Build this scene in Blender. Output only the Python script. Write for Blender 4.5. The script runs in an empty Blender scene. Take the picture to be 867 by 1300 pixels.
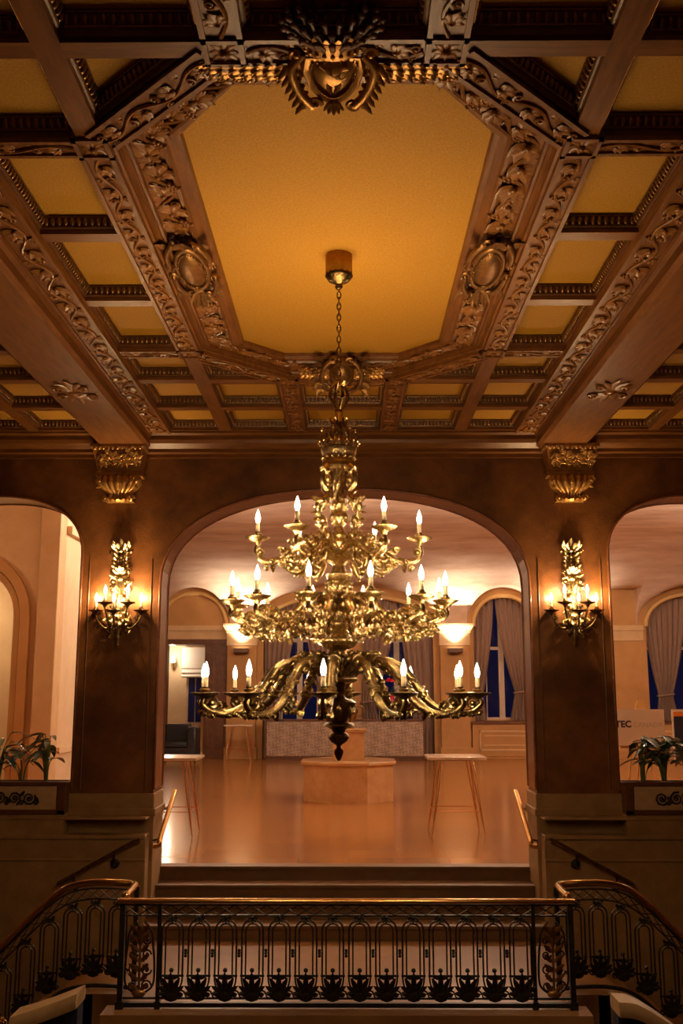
import bpy, math, random
from mathutils import Vector, Matrix
PI = math.pi
S = bpy.context.scene
COL = S.collection
random.seed(7)

# ------------------------------------------------------------------ camera, world, exposure
AX = -0.06                       # axis of the hall (x)
cam_d = bpy.data.cameras.new('camera'); cam = bpy.data.objects.new('camera', cam_d); COL.objects.link(cam)
cam.location = (0, 0, 1.96)
cam_d.sensor_fit = 'VERTICAL'; cam_d.sensor_height = 36.0; cam_d.lens = 36.0 * 1264 / 1300
cam_d.clip_start = 0.05; cam_d.clip_end = 200
cam.rotation_euler = (math.radians(90) + math.atan(230 / 1264), 0, math.radians(0.385))
S.camera = cam
wd = bpy.data.worlds.new('dusk'); S.world = wd; wd.use_nodes = True
wd.node_tree.nodes['Background'].inputs[0].default_value = (0.05, 0.05, 0.17, 1)
wd.node_tree.nodes['Background'].inputs[1].default_value = 0.12
S.view_settings.view_transform = 'Standard'; S.view_settings.look = 'None'
S.view_settings.gamma = 1.0; S.view_settings.use_curve_mapping = False
S.view_settings.exposure = 0.0
S.cycles.use_denoising = True
S.cycles.max_bounces = 7; S.cycles.diffuse_bounces = 4; S.cycles.glossy_bounces = 3
S.cycles.sample_clamp_indirect = 4.0
S.cycles.caustics_reflective = False; S.cycles.caustics_refractive = False
BULB_W = 37.0                     # chandelier candle bulb
SCONCE_W = 58.0                   # wall sconce candle bulb
FILL_LANTERN_W = 1500.0                # unseen lobby lantern added as fill
UPLIGHT_W = 600.0                 # lobby uplighter
WARM = (1.0, 0.65, 0.32)
WARM2 = (1.0, 0.78, 0.57)

# ------------------------------------------------------------------ materials
def mat(name, c1, c2=None, scale=6.0, rough=0.5, metal=0.0, bump=0.0, stretch=(1, 1, 1), detail=6.0, lo=0.35, hi=0.65, spec=0.5, bscale=None, coat=0.0):
    m = bpy.data.materials.new(name); m.use_nodes = True
    nt = m.node_tree; b = nt.nodes['Principled BSDF']
    b.inputs['Roughness'].default_value = rough; b.inputs['Metallic'].default_value = metal
    b.inputs['Specular IOR Level'].default_value = spec
    if coat: b.inputs['Coat Weight'].default_value = coat; b.inputs['Coat Roughness'].default_value = 0.08
    b.inputs['Base Color'].default_value = (*c1, 1)
    if c2 is None and not bump: return m
    tc = nt.nodes.new('ShaderNodeTexCoord'); mp = nt.nodes.new('ShaderNodeMapping'); mp.inputs['Scale'].default_value = stretch
    nt.links.new(tc.outputs['Object'], mp.inputs[0])
    n = nt.nodes.new('ShaderNodeTexNoise'); n.inputs['Scale'].default_value = scale; n.inputs['Detail'].default_value = detail
    n.inputs['Roughness'].default_value = 0.65
    nt.links.new(mp.outputs[0], n.inputs['Vector'])
    if c2 is not None:
        r = nt.nodes.new('ShaderNodeValToRGB')
        r.color_ramp.elements[0].position = lo; r.color_ramp.elements[1].position = hi
        r.color_ramp.elements[0].color = (*c1, 1); r.color_ramp.elements[1].color = (*c2, 1)
        nt.links.new(n.outputs['Fac'], r.inputs[0]); nt.links.new(r.outputs[0], b.inputs['Base Color'])
    if bump:
        n2 = nt.nodes.new('ShaderNodeTexNoise'); n2.inputs['Scale'].default_value = bscale or scale; n2.inputs['Detail'].default_value = 5
        nt.links.new(mp.outputs[0], n2.inputs['Vector'])
        bp = nt.nodes.new('ShaderNodeBump'); bp.inputs['Strength'].default_value = bump; bp.inputs['Distance'].default_value = 0.01
        nt.links.new(n2.outputs['Fac'], bp.inputs['Height']); nt.links.new(bp.outputs[0], b.inputs['Normal'])
    return m
def glow(name, col, strength):
    m = bpy.data.materials.new(name); m.use_nodes = True
    b = m.node_tree.nodes['Principled BSDF']; b.inputs['Base Color'].default_value = (*col, 1)
    b.inputs['Emission Color'].default_value = (*col, 1); b.inputs['Emission Strength'].default_value = strength
    return m
M = {}
M['wood'] = mat('walnut', (.125, .043, .009), (.23, .085, .018), scale=3, rough=.36, stretch=(1, 7, 7), bump=.12, spec=.5)
M['wood_y'] = mat('walnut_long', (.125, .043, .009), (.23, .085, .018), scale=3, rough=.36, stretch=(7, 1, 7), bump=.12, spec=.5)
M['carved'] = mat('carved_walnut', (.18, .066, .014), (.34, .145, .034), scale=14, rough=.30, bump=.2)
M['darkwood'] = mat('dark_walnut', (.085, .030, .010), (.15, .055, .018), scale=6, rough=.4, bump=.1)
M['gilt'] = mat('gilded_carving', (.42, .20, .05), (.62, .34, .10), scale=18, rough=.34, metal=.65, bump=.25)
M['gold'] = mat('gold_fabric', (.42, .195, .010), (.57, .29, .02), scale=70, rough=.62, bump=.45, bscale=330, detail=12, lo=.36, hi=.62)
M['leather'] = mat('brown_plaster', (.085, .029, .007), (.235, .086, .020), scale=2.2, rough=.42, bump=.35, bscale=38, detail=9, lo=.34, hi=.68)
M['trim'] = mat('arch_moulding', (.13, .042, .016), (.20, .07, .028), scale=9, rough=.25, bump=.1)
M['stone'] = mat('tan_stone', (.25, .145, .055), (.35, .205, .085), scale=5, rough=.6, bump=.25, bscale=60, detail=9)
M['step'] = mat('dark_step_stone', (.13, .065, .025), (.18, .09, .035), scale=5, rough=.4, bump=.1)
M['landing'] = mat('landing_stone', (.23, .11, .038), (.30, .15, .055), scale=3, rough=.35, bump=.05)
M['cream'] = mat('cream_plaster', (.56, .36, .18), (.64, .43, .23), scale=2, rough=.75, bump=.1, bscale=50)
M['tan'] = mat('tan_plaster', (.42, .21, .065), (.50, .26, .09), scale=1.6, rough=.7, bump=.1, bscale=50)
M['vault'] = mat('painted_vault', (.56, .38, .26), (.80, .64, .52), scale=.9, rough=.8, detail=8, stretch=(.6, 1.6, 1), lo=.32, hi=.62)
M['rim'] = mat('ochre_rim', (.60, .36, .12), (.66, .42, .16), scale=3, rough=.7)
M['brass'] = mat('gilt_bronze', (.56, .39, .16), (.80, .62, .33), scale=30, rough=.25, metal=1.0, bump=.35, bscale=60)
M['brass_mid'] = mat('antique_bronze', (.32, .22, .09), (.58, .44, .22), scale=26, rough=.27, metal=1.0, bump=.35, bscale=60)
M['brass_dark'] = mat('aged_bronze', (.16, .10, .04), (.34, .23, .09), scale=24, rough=.3, metal=1.0, bump=.3, bscale=60)
M['rail'] = mat('polished_brass', (.72, .44, .16), (.60, .34, .11), scale=8, rough=.22, metal=1.0)
M['iron'] = mat('dark_iron', (.022, .018, .015), (.05, .04, .03), scale=20, rough=.38, metal=.7)
M['bronze_leaf'] = mat('bronze_leaf', (.20, .10, .03), (.34, .18, .06), scale=20, rough=.4, metal=.8, bump=.2)
M['candle'] = mat('candle_sleeve', (.74, .62, .44), (.66, .52, .34), scale=30, rough=.55)
M['bulb'] = glow('bulb_glow', (1.0, .90, .74), 9.0)
M['floor'] = None
M['navy'] = mat('navy_cloth', (.010, .013, .04), (.016, .02, .055), scale=60, rough=.85, bump=.2)
M['beige'] = mat('beige_cap', (.42, .27, .14), (.50, .33, .18), scale=12, rough=.6)
M['dark_leather'] = mat('black_leather', (.014, .013, .016), (.025, .024, .03), scale=30, rough=.35, bump=.1)
M['curtain'] = mat('taupe_velvet', (.25, .155, .11), (.34, .22, .16), scale=8, rough=.9, stretch=(6, 6, .5), bump=.1)
M['painted'] = mat('painted_joinery', (.55, .40, .28), (.62, .46, .33), scale=6, rough=.5)
M['marble'] = mat('pale_marble', (.58, .42, .30), (.74, .60, .48), scale=5, rough=.18, detail=10)
M['marble2'] = mat('honey_marble', (.46, .26, .12), (.58, .36, .18), scale=3, rough=.25, detail=9)
M['copper'] = mat('copper_leg', (.62, .34, .16), (.70, .40, .20), scale=10, rough=.25, metal=1.0)
M['paper'] = mat('white_board', (.80, .76, .70), (.84, .80, .74), scale=3, rough=.6)
M['print_dark'] = mat('dark_print', (.012, .018, .05), rough=.6)
M['print_grey'] = mat('grey_print', (.33, .30, .29), rough=.6)
M['orange'] = mat('orange_print', (.75, .24, .03), rough=.6)
M['leaf'] = mat('dark_leaf', (.018, .040, .014), (.05, .09, .028), scale=9, rough=.32, bump=.1)
M['stalk'] = mat('leaf_stalk', (.10, .13, .04), (.16, .18, .06), scale=9, rough=.4)
M['soil'] = mat('potting_soil', (.02, .013, .008), (.05, .03, .018), scale=40, rough=.95, bump=1)
M['red'] = mat('red_glow_petal', (.60, .012, .035), (.75, .03, .06), scale=9, rough=.5)
M['blind'] = mat('white_blind', (.80, .74, .66), (.86, .80, .72), scale=30, rough=.8, bump=.2)
M['white'] = mat('white_plaster', (.62, .46, .28), (.70, .53, .34), scale=2, rough=.8)
g = bpy.data.materials.new('window_glass'); g.use_nodes = True
b = g.node_tree.nodes['Principled BSDF']; b.inputs['Base Color'].default_value = (.55, .6, .8, 1); b.inputs['Roughness'].default_value = .03
b.inputs['Transmission Weight'].default_value = 1.0; b.inputs['IOR'].default_value = 1.15; M['glass'] = g
# polished stone floor with faint joints
m = bpy.data.materials.new('polished_stone_tiles'); m.use_nodes = True; nt = m.node_tree; b = nt.nodes['Principled BSDF']
tc = nt.nodes.new('ShaderNodeTexCoord'); br = nt.nodes.new('ShaderNodeTexBrick'); br.offset = 0; br.inputs['Scale'].default_value = 1.0
br.inputs['Color1'].default_value = (.40, .17, .045, 1); br.inputs['Color2'].default_value = (.45, .195, .054, 1); br.inputs['Mortar'].default_value = (.33, .13, .03, 1)
br.inputs['Mortar Size'].default_value = .006; br.inputs['Brick Width'].default_value = .6; br.inputs['Row Height'].default_value = .6
n = nt.nodes.new('ShaderNodeTexNoise'); n.inputs['Scale'].default_value = 90; n.inputs['Detail'].default_value = 4
mx = nt.nodes.new('ShaderNodeMixRGB'); mx.blend_type = 'OVERLAY'; mx.inputs[0].default_value = .45
nt.links.new(tc.outputs['Object'], br.inputs['Vector']); nt.links.new(tc.outputs['Object'], n.inputs['Vector'])
nt.links.new(br.outputs['Color'], mx.inputs[1]); nt.links.new(n.outputs['Fac'], mx.inputs[2]); nt.links.new(mx.outputs[0], b.inputs['Base Color'])
b.inputs['Roughness'].default_value = .16; M['floor'] = m
# woven lattice front of the low screen
m = bpy.data.materials.new('woven_front'); m.use_nodes = True; nt = m.node_tree; b = nt.nodes['Principled BSDF']
ck = nt.nodes.new('ShaderNodeTexChecker'); ck.inputs['Scale'].default_value = 12.2; ck.inputs['Color1'].default_value = (.46, .32, .23, 1); ck.inputs['Color2'].default_value = (.27, .175, .12, 1)
tc = nt.nodes.new('ShaderNodeTexCoord'); mp = nt.nodes.new('ShaderNodeMapping'); mp.inputs['Rotation'].default_value = (0, .35, 0); mp.inputs['Location'].default_value = (0, .05, 0)
nt.links.new(tc.outputs['Object'], mp.inputs[0]); nt.links.new(mp.outputs[0], ck.inputs['Vector']); nt.links.new(ck.outputs['Color'], b.inputs['Base Color']); b.inputs['Roughness'].default_value = .5; M['woven'] = m

# ------------------------------------------------------------------ mesh builder
class MB:
    def __init__(s): s.v = []; s.f = []
    def add(s, vs, fs, X=None):
        o = len(s.v)
        if X is not None: vs = [X @ Vector(p) for p in vs]
        s.v.extend([tuple(p) for p in vs]); s.f.extend([tuple(i + o for i in f) for f in fs])
        return s
    def box(s, x0, x1, y0, y1, z0, z1, X=None):
        vs = [(x0, y0, z0), (x1, y0, z0), (x1, y1, z0), (x0, y1, z0), (x0, y0, z1), (x1, y0, z1), (x1, y1, z1), (x0, y1, z1)]
        return s.add(vs, [(3, 2, 1, 0), (4, 5, 6, 7), (0, 1, 5, 4), (1, 2, 6, 5), (2, 3, 7, 6), (3, 0, 4, 7)], X)
    def prism(s, poly, z0, z1, X=None):
        n = len(poly)
        vs = [(p[0], p[1], z0) for p in poly] + [(p[0], p[1], z1) for p in poly]
        fs = [tuple(range(n - 1, -1, -1)), tuple(range(n, 2 * n))] + [(i, (i + 1) % n, n + (i + 1) % n, n + i) for i in range(n)]
        return s.add(vs, fs, X)
    def tube(s, pts, r, seg=8, X=None, closed=False, cap=True):
        pts = [Vector(p) for p in pts]; n = len(pts)
        rs = r if isinstance(r, (list, tuple)) else [r] * n
        vs = []; fs = []; nrm = None
        for i in range(n):
            a = pts[(i - 1) % n] if (closed or i > 0) else pts[i]; c = pts[(i + 1) % n] if (closed or i < n - 1) else pts[i]
            t = (c - a); t = t.normalized() if t.length > 1e-9 else Vector((0, 0, 1))
            if nrm is None:
                nrm = t.cross(Vector((0, 0, 1)))
                if nrm.length < .1: nrm = t.cross(Vector((1, 0, 0)))
            nrm = (nrm - t * nrm.dot(t)).normalized(); bn = t.cross(nrm)
            for k in range(seg):
                q = 2 * PI * k / seg
                vs.append(pts[i] + (nrm * math.cos(q) + bn * math.sin(q)) * rs[i])
        m = n if closed else n - 1
        for i in range(m):
            j = (i + 1) % n
            for k in range(seg):
                l = (k + 1) % seg
                fs.append((i * seg + k, i * seg + l, j * seg + l, j * seg + k))
        if cap and not closed:
            fs.append(tuple(range(seg - 1, -1, -1))); fs.append(tuple((n - 1) * seg + k for k in range(seg)))
        return s.add(vs, fs, X)
    def lathe(s, prof, seg=20, X=None, flute=0, fd=0.0, twist=0.0):
        vs = []; fs = []; n = len(prof)
        for i, (r, z) in enumerate(prof):
            for k in range(seg):
                q = 2 * PI * k / seg + twist * z
                rr = r * (1 + fd * math.cos(flute * 2 * PI * k / seg)) if flute else r
                vs.append((rr * math.cos(q), rr * math.sin(q), z))
        for i in range(n - 1):
            for k in range(seg):
                l = (k + 1) % seg
                fs.append((i * seg + k, i * seg + l, (i + 1) * seg + l, (i + 1) * seg + k))
        fs.append(tuple(range(seg - 1, -1, -1))); fs.append(tuple((n - 1) * seg + k for k in range(seg)))
        return s.add(vs, fs, X)
    def ball(s, c, r, seg=8, rings=5, X=None):
        rx, ry, rz = r if isinstance(r, (list, tuple)) else (r, r, r)
        vs = [(c[0], c[1], c[2] + rz)]; fs = []
        for i in range(1, rings):
            t = PI * i / rings
            for k in range(seg):
                q = 2 * PI * k / seg
                vs.append((c[0] + rx * math.sin(t) * math.cos(q), c[1] + ry * math.sin(t) * math.sin(q), c[2] + rz * math.cos(t)))
        vs.append((c[0], c[1], c[2] - rz)); e = len(vs) - 1
        for k in range(seg):
            l = (k + 1) % seg
            fs.append((0, 1 + k, 1 + l))
            for i in range(rings - 2):
                fs.append((1 + i * seg + k, 1 + (i + 1) * seg + k, 1 + (i + 1) * seg + l, 1 + i * seg + l))
            fs.append((e, 1 + (rings - 2) * seg + l, 1 + (rings - 2) * seg + k))
        return s.add(vs, fs, X)
    def leaf(s, L, W, X=None, bulge=.25, curl=.3, n=6, lob=0.0, th=.12):
        # a pointed leaf along +x, face up +z, solid, midrib raised, tip curling up
        vs = []; fs = []
        for i in range(n + 1):
            t = i / n
            w = W * (math.sin(PI * min(1, t * .92 + .06)) ** .8) * (1 - .25 * t)
            if lob: w *= 1 + lob * (1 if i % 2 else -1)
            if i == n: w = W * .03
            x = L * t; z = curl * L * t * t; h = bulge * W * (1 - .6 * t)
            vs += [(x, -w, z), (x, 0, z + h), (x, w, z), (x, 0, z + h - th * W - .002)]
        for i in range(n):
            for k in range(4):
                l = (k + 1) % 4
                fs.append((i * 4 + k, (i + 1) * 4 + k, (i + 1) * 4 + l, i * 4 + l))
        fs += [(0, 1, 2, 3), tuple(n * 4 + k for k in (3, 2, 1, 0))]
        return s.add(vs, fs, X)
    def loft(s, loops, X=None, capend=True, capstart=False):
        n = len(loops[0]); vs = [p for l in loops for p in l]; fs = []
        for i in range(len(loops) - 1):
            for k in range(n):
                l = (k + 1) % n
                fs.append((i * n + k, i * n + l, (i + 1) * n + l, (i + 1) * n + k))
        if capend: fs.append(tuple((len(loops) - 1) * n + k for k in range(n)))
        if capstart: fs.append(tuple(range(n - 1, -1, -1)))
        return s.add(vs, fs, X)
    def build(s, name, m, parent=None, smooth=True, loc=(0, 0, 0), bevel=0, fix=True):
        me = bpy.data.meshes.new(name); me.from_pydata(s.v, [], s.f)
        if fix:
            import bmesh
            bm = bmesh.new(); bm.from_mesh(me); bmesh.ops.recalc_face_normals(bm, faces=bm.faces[:]); bm.to_mesh(me); bm.free()
        me.materials.append(m)
        if smooth:
            me.polygons.foreach_set('use_smooth', [True] * len(me.polygons))
            me.set_sharp_from_angle(angle=math.radians(58))
        o = bpy.data.objects.new(name, me); COL.objects.link(o); o.location = loc
        if parent: o.parent = parent
        if bevel:
            bv = o.modifiers.new('bevel', 'BEVEL'); bv.width = bevel; bv.segments = 2; bv.limit_method = 'ANGLE'
        return o
def tag(o, label=None, cat=None, group=None, kind=None):
    if label: o['label'] = label
    if cat: o['category'] = cat
    if group: o['group'] = group
    if kind: o['kind'] = kind
    return o
def thing(name, label, cat, loc=(0, 0, 0), rz=0, group=None):
    o = bpy.data.objects.new(name, None); COL.objects.link(o); o.location = loc; o.rotation_euler.z = rz; o.empty_display_size = .1
    return tag(o, label, cat, group)
def struct(name, mb, m, parent=None, **k):
    o = mb.build(name, m, parent, **k)
    if not parent: o['kind'] = 'structure'
    return o
def kids(o): return list(o.children)
def dup(o, parent=None, label=None, loc=None, rz=None, group=None):
    c = o.copy(); COL.objects.link(c)
    if parent is not None: c.parent = parent
    if loc is not None: c.location = loc
    if rz is not None: c.rotation_euler.z = rz
    if label: c['label'] = label
    if group: c['group'] = group
    for k in kids(o): dup(k, c)
    return c
def lamp(name, kind, W, col, loc, parent=None, size=.02, rot=None, spot=None):
    d = bpy.data.lights.new(name, kind); d.energy = W; d.color = col
    if kind in ('POINT', 'SPOT'): d.shadow_soft_size = size
    if kind == 'AREA': d.size = size
    if kind == 'SPOT': d.spot_size = spot; d.spot_blend = 1.0
    o = bpy.data.objects.new(name, d); COL.objects.link(o); o.location = loc
    if rot: o.rotation_euler = rot
    if parent: o.parent = parent
    return o
def FR(O, U, V, W):
    U, V, W = Vector(U).normalized(), Vector(V).normalized(), Vector(W).normalized()
    X = Matrix.Identity(4)
    for i in range(3): X[i][0] = U[i]; X[i][1] = V[i]; X[i][2] = W[i]; X[i][3] = O[i]
    return X
def RT(loc, rot=(0, 0, 0), sc=1.0):
    from mathutils import Euler
    return Matrix.Translation(loc) @ Euler(rot).to_matrix().to_4x4() @ Matrix.Scale(sc, 4)
def cr(pts, per=6):
    P = [Vector(p) for p in pts]; out = []
    for i in range(len(P) - 1):
        p0 = P[max(0, i - 1)]; p1 = P[i]; p2 = P[i + 1]; p3 = P[min(len(P) - 1, i + 2)]
        for k in range(per):
            t = k / per
            out.append(.5 * ((2 * p1) + (p2 - p0) * t + (2 * p0 - 5 * p1 + 4 * p2 - p3) * t * t + (3 * p1 - p0 - 3 * p2 + p3) * t ** 3))
    out.append(P[-1]); return out
def lerp(a, b, t): return a + (b - a) * t
def spiral(c, r0, r1, a0, a1, n=16):
    return [(c[0] + lerp(r0, r1, i / n) * math.cos(lerp(a0, a1, i / n)), c[1] + lerp(r0, r1, i / n) * math.sin(lerp(a0, a1, i / n))) for i in range(n + 1)]
def inset(poly, d):
    n = len(poly); out = []
    for i in range(n):
        p0, p1, p2 = Vector(poly[i - 1]), Vector(poly[i]), Vector(poly[(i + 1) % n])
        e1 = (p1 - p0).normalized(); e2 = (p2 - p1).normalized()
        n1 = Vector((-e1.y, e1.x)); n2 = Vector((-e2.y, e2.x))
        k = (n1 + n2); k = k / max(.15, (1 + n1.dot(n2)))
        q = p1 + k * d; out.append((q.x, q.y))
    return out
def area(poly): return .5 * sum(poly[i - 1][0] * poly[i][1] - poly[i][0] * poly[i - 1][1] for i in range(len(poly)))
def clip(poly, a, b_, c):           # keep a*x+b*y>=c
    out = []
    for i in range(len(poly)):
        p, q = poly[i - 1], poly[i]; dp = a * p[0] + b_ * p[1] - c; dq = a * q[0] + b_ * q[1] - c
        if (dp >= 0) != (dq >= 0):
            t = dp / (dp - dq); out.append((p[0] + (q[0] - p[0]) * t, p[1] + (q[1] - p[1]) * t))
        if dq >= 0: out.append(q)
    return out

# ------------------------------------------------------------------ relief ornament
def fan(mb, X, size, lobes=5, spread=1.25):
    for k in range(lobes):
        a = (k / (lobes - 1) - .5) * 2 * spread
        L = size * (1 - .35 * abs(a) / spread)
        mb.leaf(L, size * .27, X @ Matrix.Rotation(a, 4, 'Z'), bulge=.55, curl=.12, n=5, lob=.14)
    mb.ball((0, 0, size * .08), size * .14, 6, 4, X)
def grapes(mb, X, size):
    for r, row in enumerate((3, 2, 2, 1)):
        for k in range(row):
            mb.ball((r * size * .26, (k - (row - 1) / 2) * size * .3, size * .13), size * .18, 6, 4, X)
def curl2(mb, X, r, h, sgn=1, turns=1.4, rad=.008):
    pts = [(p[0], p[1] * sgn, h) for p in spiral((0, 0), r, r * .15, 0, turns * 2 * PI, 14)]
    mb.tube(pts, [rad * (1 - .3 * i / 14) for i in range(15)], 5, X)
    mb.ball((r * .1, 0, h), rad * 1.7, 6, 4, X)
def vine(mb, X, L, W, period=.5, ph=1, rad=.0105):
    n = max(1, round(L / period)); P = L / n; A = W * .27
    N = n * 12
    mb.tube([(L * i / N, ph * A * math.sin(2 * PI * i / N * n), .008) for i in range(N + 1)], rad, 5, X)
    for k in range(2 * n):
        s = ph * (1 if k % 2 == 0 else -1); u = P * (k + .5) / 2
        fan(mb, X @ RT((u - .07 * P, s * (-.02) * W, .008), (0, 0, -s * .35)), W * .66)
        curl2(mb, X @ RT((u + .17 * P, -s * W * .17, 0), (0, 0, s * 1.5)), W * .20, .01, s, rad=rad * .8)
        grapes(mb, X @ RT((u + .10 * P, s * W * .36 - s * W * .02, 0), (0, 0, .5)), W * .36) if k % 2 else fan(mb, X @ RT((u + .22 * P, s * W * .30, .004), (0, 0, .9 * s)), W * .36, 4, 1.0)
def strip(mbs, mbv, p0, p1, W, z, period=.5, ph=1, border=.028):
    # carved frieze board from p0 to p1 (plan points) looking down at height z
    p0 = Vector((*p0, z)); p1 = Vector((*p1, z)); U = (p1 - p0); L = U.length; U.normalize()
    X = FR(p0, U, Vector((0, 0, -1)).cross(U), (0, 0, -1))
    mbs.box(0, L, -W / 2, W / 2, -.06, 0, X)
    mbs.box(0, L, -W / 2, -W / 2 + border, 0, .016, X); mbs.box(0, L, W / 2 - border, W / 2, 0, .016, X)
    vine(mbv, X, L, W - border * 2, period, ph)
def rosette(mbs, mbv, c, z, s=.2):
    X = FR((c[0], c[1], z), (1, 0, 0), (0, -1, 0), (0, 0, -1))
    h = s / 2
    mbs.box(-h, h, -h, h, -.06, 0, X)
    for a, b_, c_, d in ((-h, h, -h, -h + .026), (-h, h, h - .026, h), (-h, -h + .026, -h, h), (h - .026, h, -h, h)): mbs.box(a, b_, c_, d, 0, .018, X)
    for k in range(8):
        mbv.leaf(h * (.86 if k % 2 else .70), h * .2, X @ Matrix.Rotation(k * PI / 4 , 4, 'Z'), bulge=.6, curl=.05, n=4)
    mbv.ball((0, 0, .012), h * .2, 8, 5, X)

# ------------------------------------------------------------------ CEILING
ZL = 4.98; ZG = 5.10; YC = 6.85
YW = 11.5                         # face of the arcade wall
ceil = MB(); ceil.box(-6.0, 6.0, -2.5, YW + .5, 5.3, 5.42)
ceiling = struct('ceiling', ceil, M['darkwood'])
bars = MB(); barsv = MB(); fs = MB(); fv = MB()
oct_c = [(.53, -2.57), (1.37, -1.72), (1.37, 1.72), (.53, 2.57), (-.53, 2.57), (-1.37, 1.72), (-1.37, -1.72), (-.53, -2.57)]
OC = [(AX + x, YC + y) for x, y in oct_c]           # CCW
LW = .2
yl = [2.0, 3.2, 4.28, 5.13, 6.27, 7.42, 8.57, 9.42, 10.38, 11.32]
def xbar(x, y0, y1, w=.12): bars.box(x - w / 2, x + w / 2, y0, y1, ZL, 5.3)
def ybar(y, x0, x1, w=.12): barsv.box(x0, x1, y - w / 2, y + w / 2, ZL + .002, 5.3)
for s in (-1, 1):
    # frieze boards beside the octagon, and on toward the wall
    xs = AX + s * 1.37; xb = AX + s * 2.13
    strip(fs, fv, (xs, 5.24), (xs, 8.46), LW, ZL - .004, .56, s)
    strip(fs, fv, (xb, -2.4), (xb, 11.25), .25, ZL - .03, .62, s)
    for yy in (5.13, 8.57):
        strip(fs, fv, (AX + s * 1.48, yy), (AX + s * 1.98, yy), .17, ZL - .004, .5, s)
        rosette(fs, fv, (xs, yy), ZL - .006)
    for yy in (4.28, 9.42): rosette(fs, fv, (AX + s * .53, yy), ZL - .006)
    strip(fs, fv, (AX + s * .53, 9.53), (AX + s * .53, 11.25), LW, ZL - .004, .58, s)
    strip(fs, fv, (AX + s * .53, 4.17), (AX + s * .53, 2.0), LW, ZL - .004, .58, s)
    for a, b_ in (((.53, 9.42), (1.37, 8.57)), ((.53, 4.28), (1.37, 5.13))):
        d = (Vector(b_) - Vector(a)).normalized() * .085
        strip(fs, fv, (AX + s * (a[0] + d.x), a[1] + d.y), (AX + s * (b_[0] - d.x), b_[1] - d.y), LW, ZL - .002, .52, s)
    xbar(xs, 8.6, 11.3, .14); xbar(xs, 2.0, 5.1, .14); xbar(AX + s * 2.13, -2.4, 11.3, .26)
    for yy in yl:
        ybar(yy, AX + s * 1.37, AX + s * 2.1)
        if yy > 9.4 or yy < 4.3: ybar(yy, AX + s * 0.0, AX + s * 1.40)
        ybar(yy, AX + s * 2.8, AX + s * 5.7)
    for xx in (3.62, 4.5, 5.4): xbar(AX + s * xx, -2.4, 11.3)
strip(fs, fv, (AX - .42, 9.42), (AX + .42, 9.42), LW, ZL - .004, .42)
strip(fs, fv, (AX - .42, 4.28), (AX + .42, 4.28), LW, ZL - .004, .42)
bars.build('rafter', M['wood_y'], ceiling, smooth=False); barsv.build('cross_rafter', M['wood'], ceiling, smooth=False)
fs.build('frieze_board', M['wood_y'], ceiling, smooth=False); fv.build('carved_vine', M['carved'], ceiling)
# coffers
def coffer(poly, gold_m):
    if len(poly) < 3: return
    if area(poly) < 0: poly = poly[::-1]
    if area(poly) < .05: return
    poly = inset(poly, -.004)
    z3 = lambda q, z: [(p[0], p[1], z) for p in q]
    mb = MB(); mb.loft([z3(poly, ZL + .008), z3(inset(poly, .006), ZL + .036), z3(inset(poly, .016), ZL + .04), z3(inset(poly, .044), ZL + .112), z3(inset(poly, .046), ZL + .13)], capend=False)
    fr = mb.build('coffer_frame', M['darkwood'], ceiling, smooth=False)
    e = MB(); mid = inset(poly, .030)
    for i in range(len(mid)):
        a = Vector((*mid[i - 1], ZL + .076)); b_ = Vector((*mid[i], ZL + .076)); U = b_ - a; L = U.length
        if L < .1: continue
        U.normalize(); k = max(1, int(L / .042)); nn = Vector((-U.y, U.x, -.38)).normalized()
        X = FR(a, U, nn.cross(U), nn)
        for j in range(k): e.ball(((j + .5) * L / k, 0, .004), (.0165, .031, .013), 6, 4, X)
        e.box(.01, L - .01, -.036, -.029, 0, .009, X); e.box(.01, L - .01, .029, .036, 0, .009, X)
    e.build('egg_moulding', M['bronze_leaf'], fr)
    gp = MB(); gp.add(z3(inset(poly, .040), ZG), [tuple(range(len(poly)))]); gp.build('gold_panel', gold_m, fr, smooth=False)
h = .06
cols_side = [(1.37 + .07, 2.13 - .13)]
for s in (-1, 1):
    def rect(x0, x1, y0, y1):
        a, b_ = sorted((AX + s * x0, AX + s * x1)); return [(a, y0), (b_, y0), (b_, y1), (a, y1)]
    for j in range(len(yl) - 1):
        y0, y1 = yl[j] + h, yl[j + 1] - h
        x0 = 1.47 if 5 < yl[j] < 8 else 1.44
        coffer(rect(x0, 2.0, y0 + (.03 if j in (3, 6) else 0), y1 - (.03 if j in (2, 5) else 0)), M['gold'])
        for xa, xb in ((2.86, 3.56), (3.68, 4.44)):
            if j > 4 or xa < 3: coffer(rect(xa, xb, y0, y1), M['gold'])
        if yl[j] > 9.4 or yl[j + 1] < 4.3:
            yy0 = y0 + (.04 if j == 7 else 0); yy1 = y1 - (.04 if j == 1 else 0)
            coffer(rect(.63, 1.30, yy0, yy1), M['gold'])
            if s == 1: coffer(rect(-.43, .43, yy0, yy1), M['gold'])
        elif j in (2, 6):
            p = rect(.53, 1.30, y0, y1)
            # keep the corner outside the chamfer
            sy = 1 if j == 6 else -1
            lim = (1.37 + 1.72) + .1 * 1.414 + .03
            p = [(s * (q[0] - AX), sy * (q[1] - YC)) for q in p]
            p = clip(p, 1, 1, lim)
            p = [(AX + s * q[0], YC + sy * q[1]) for q in p]
            coffer(p, M['gold'])
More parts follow.
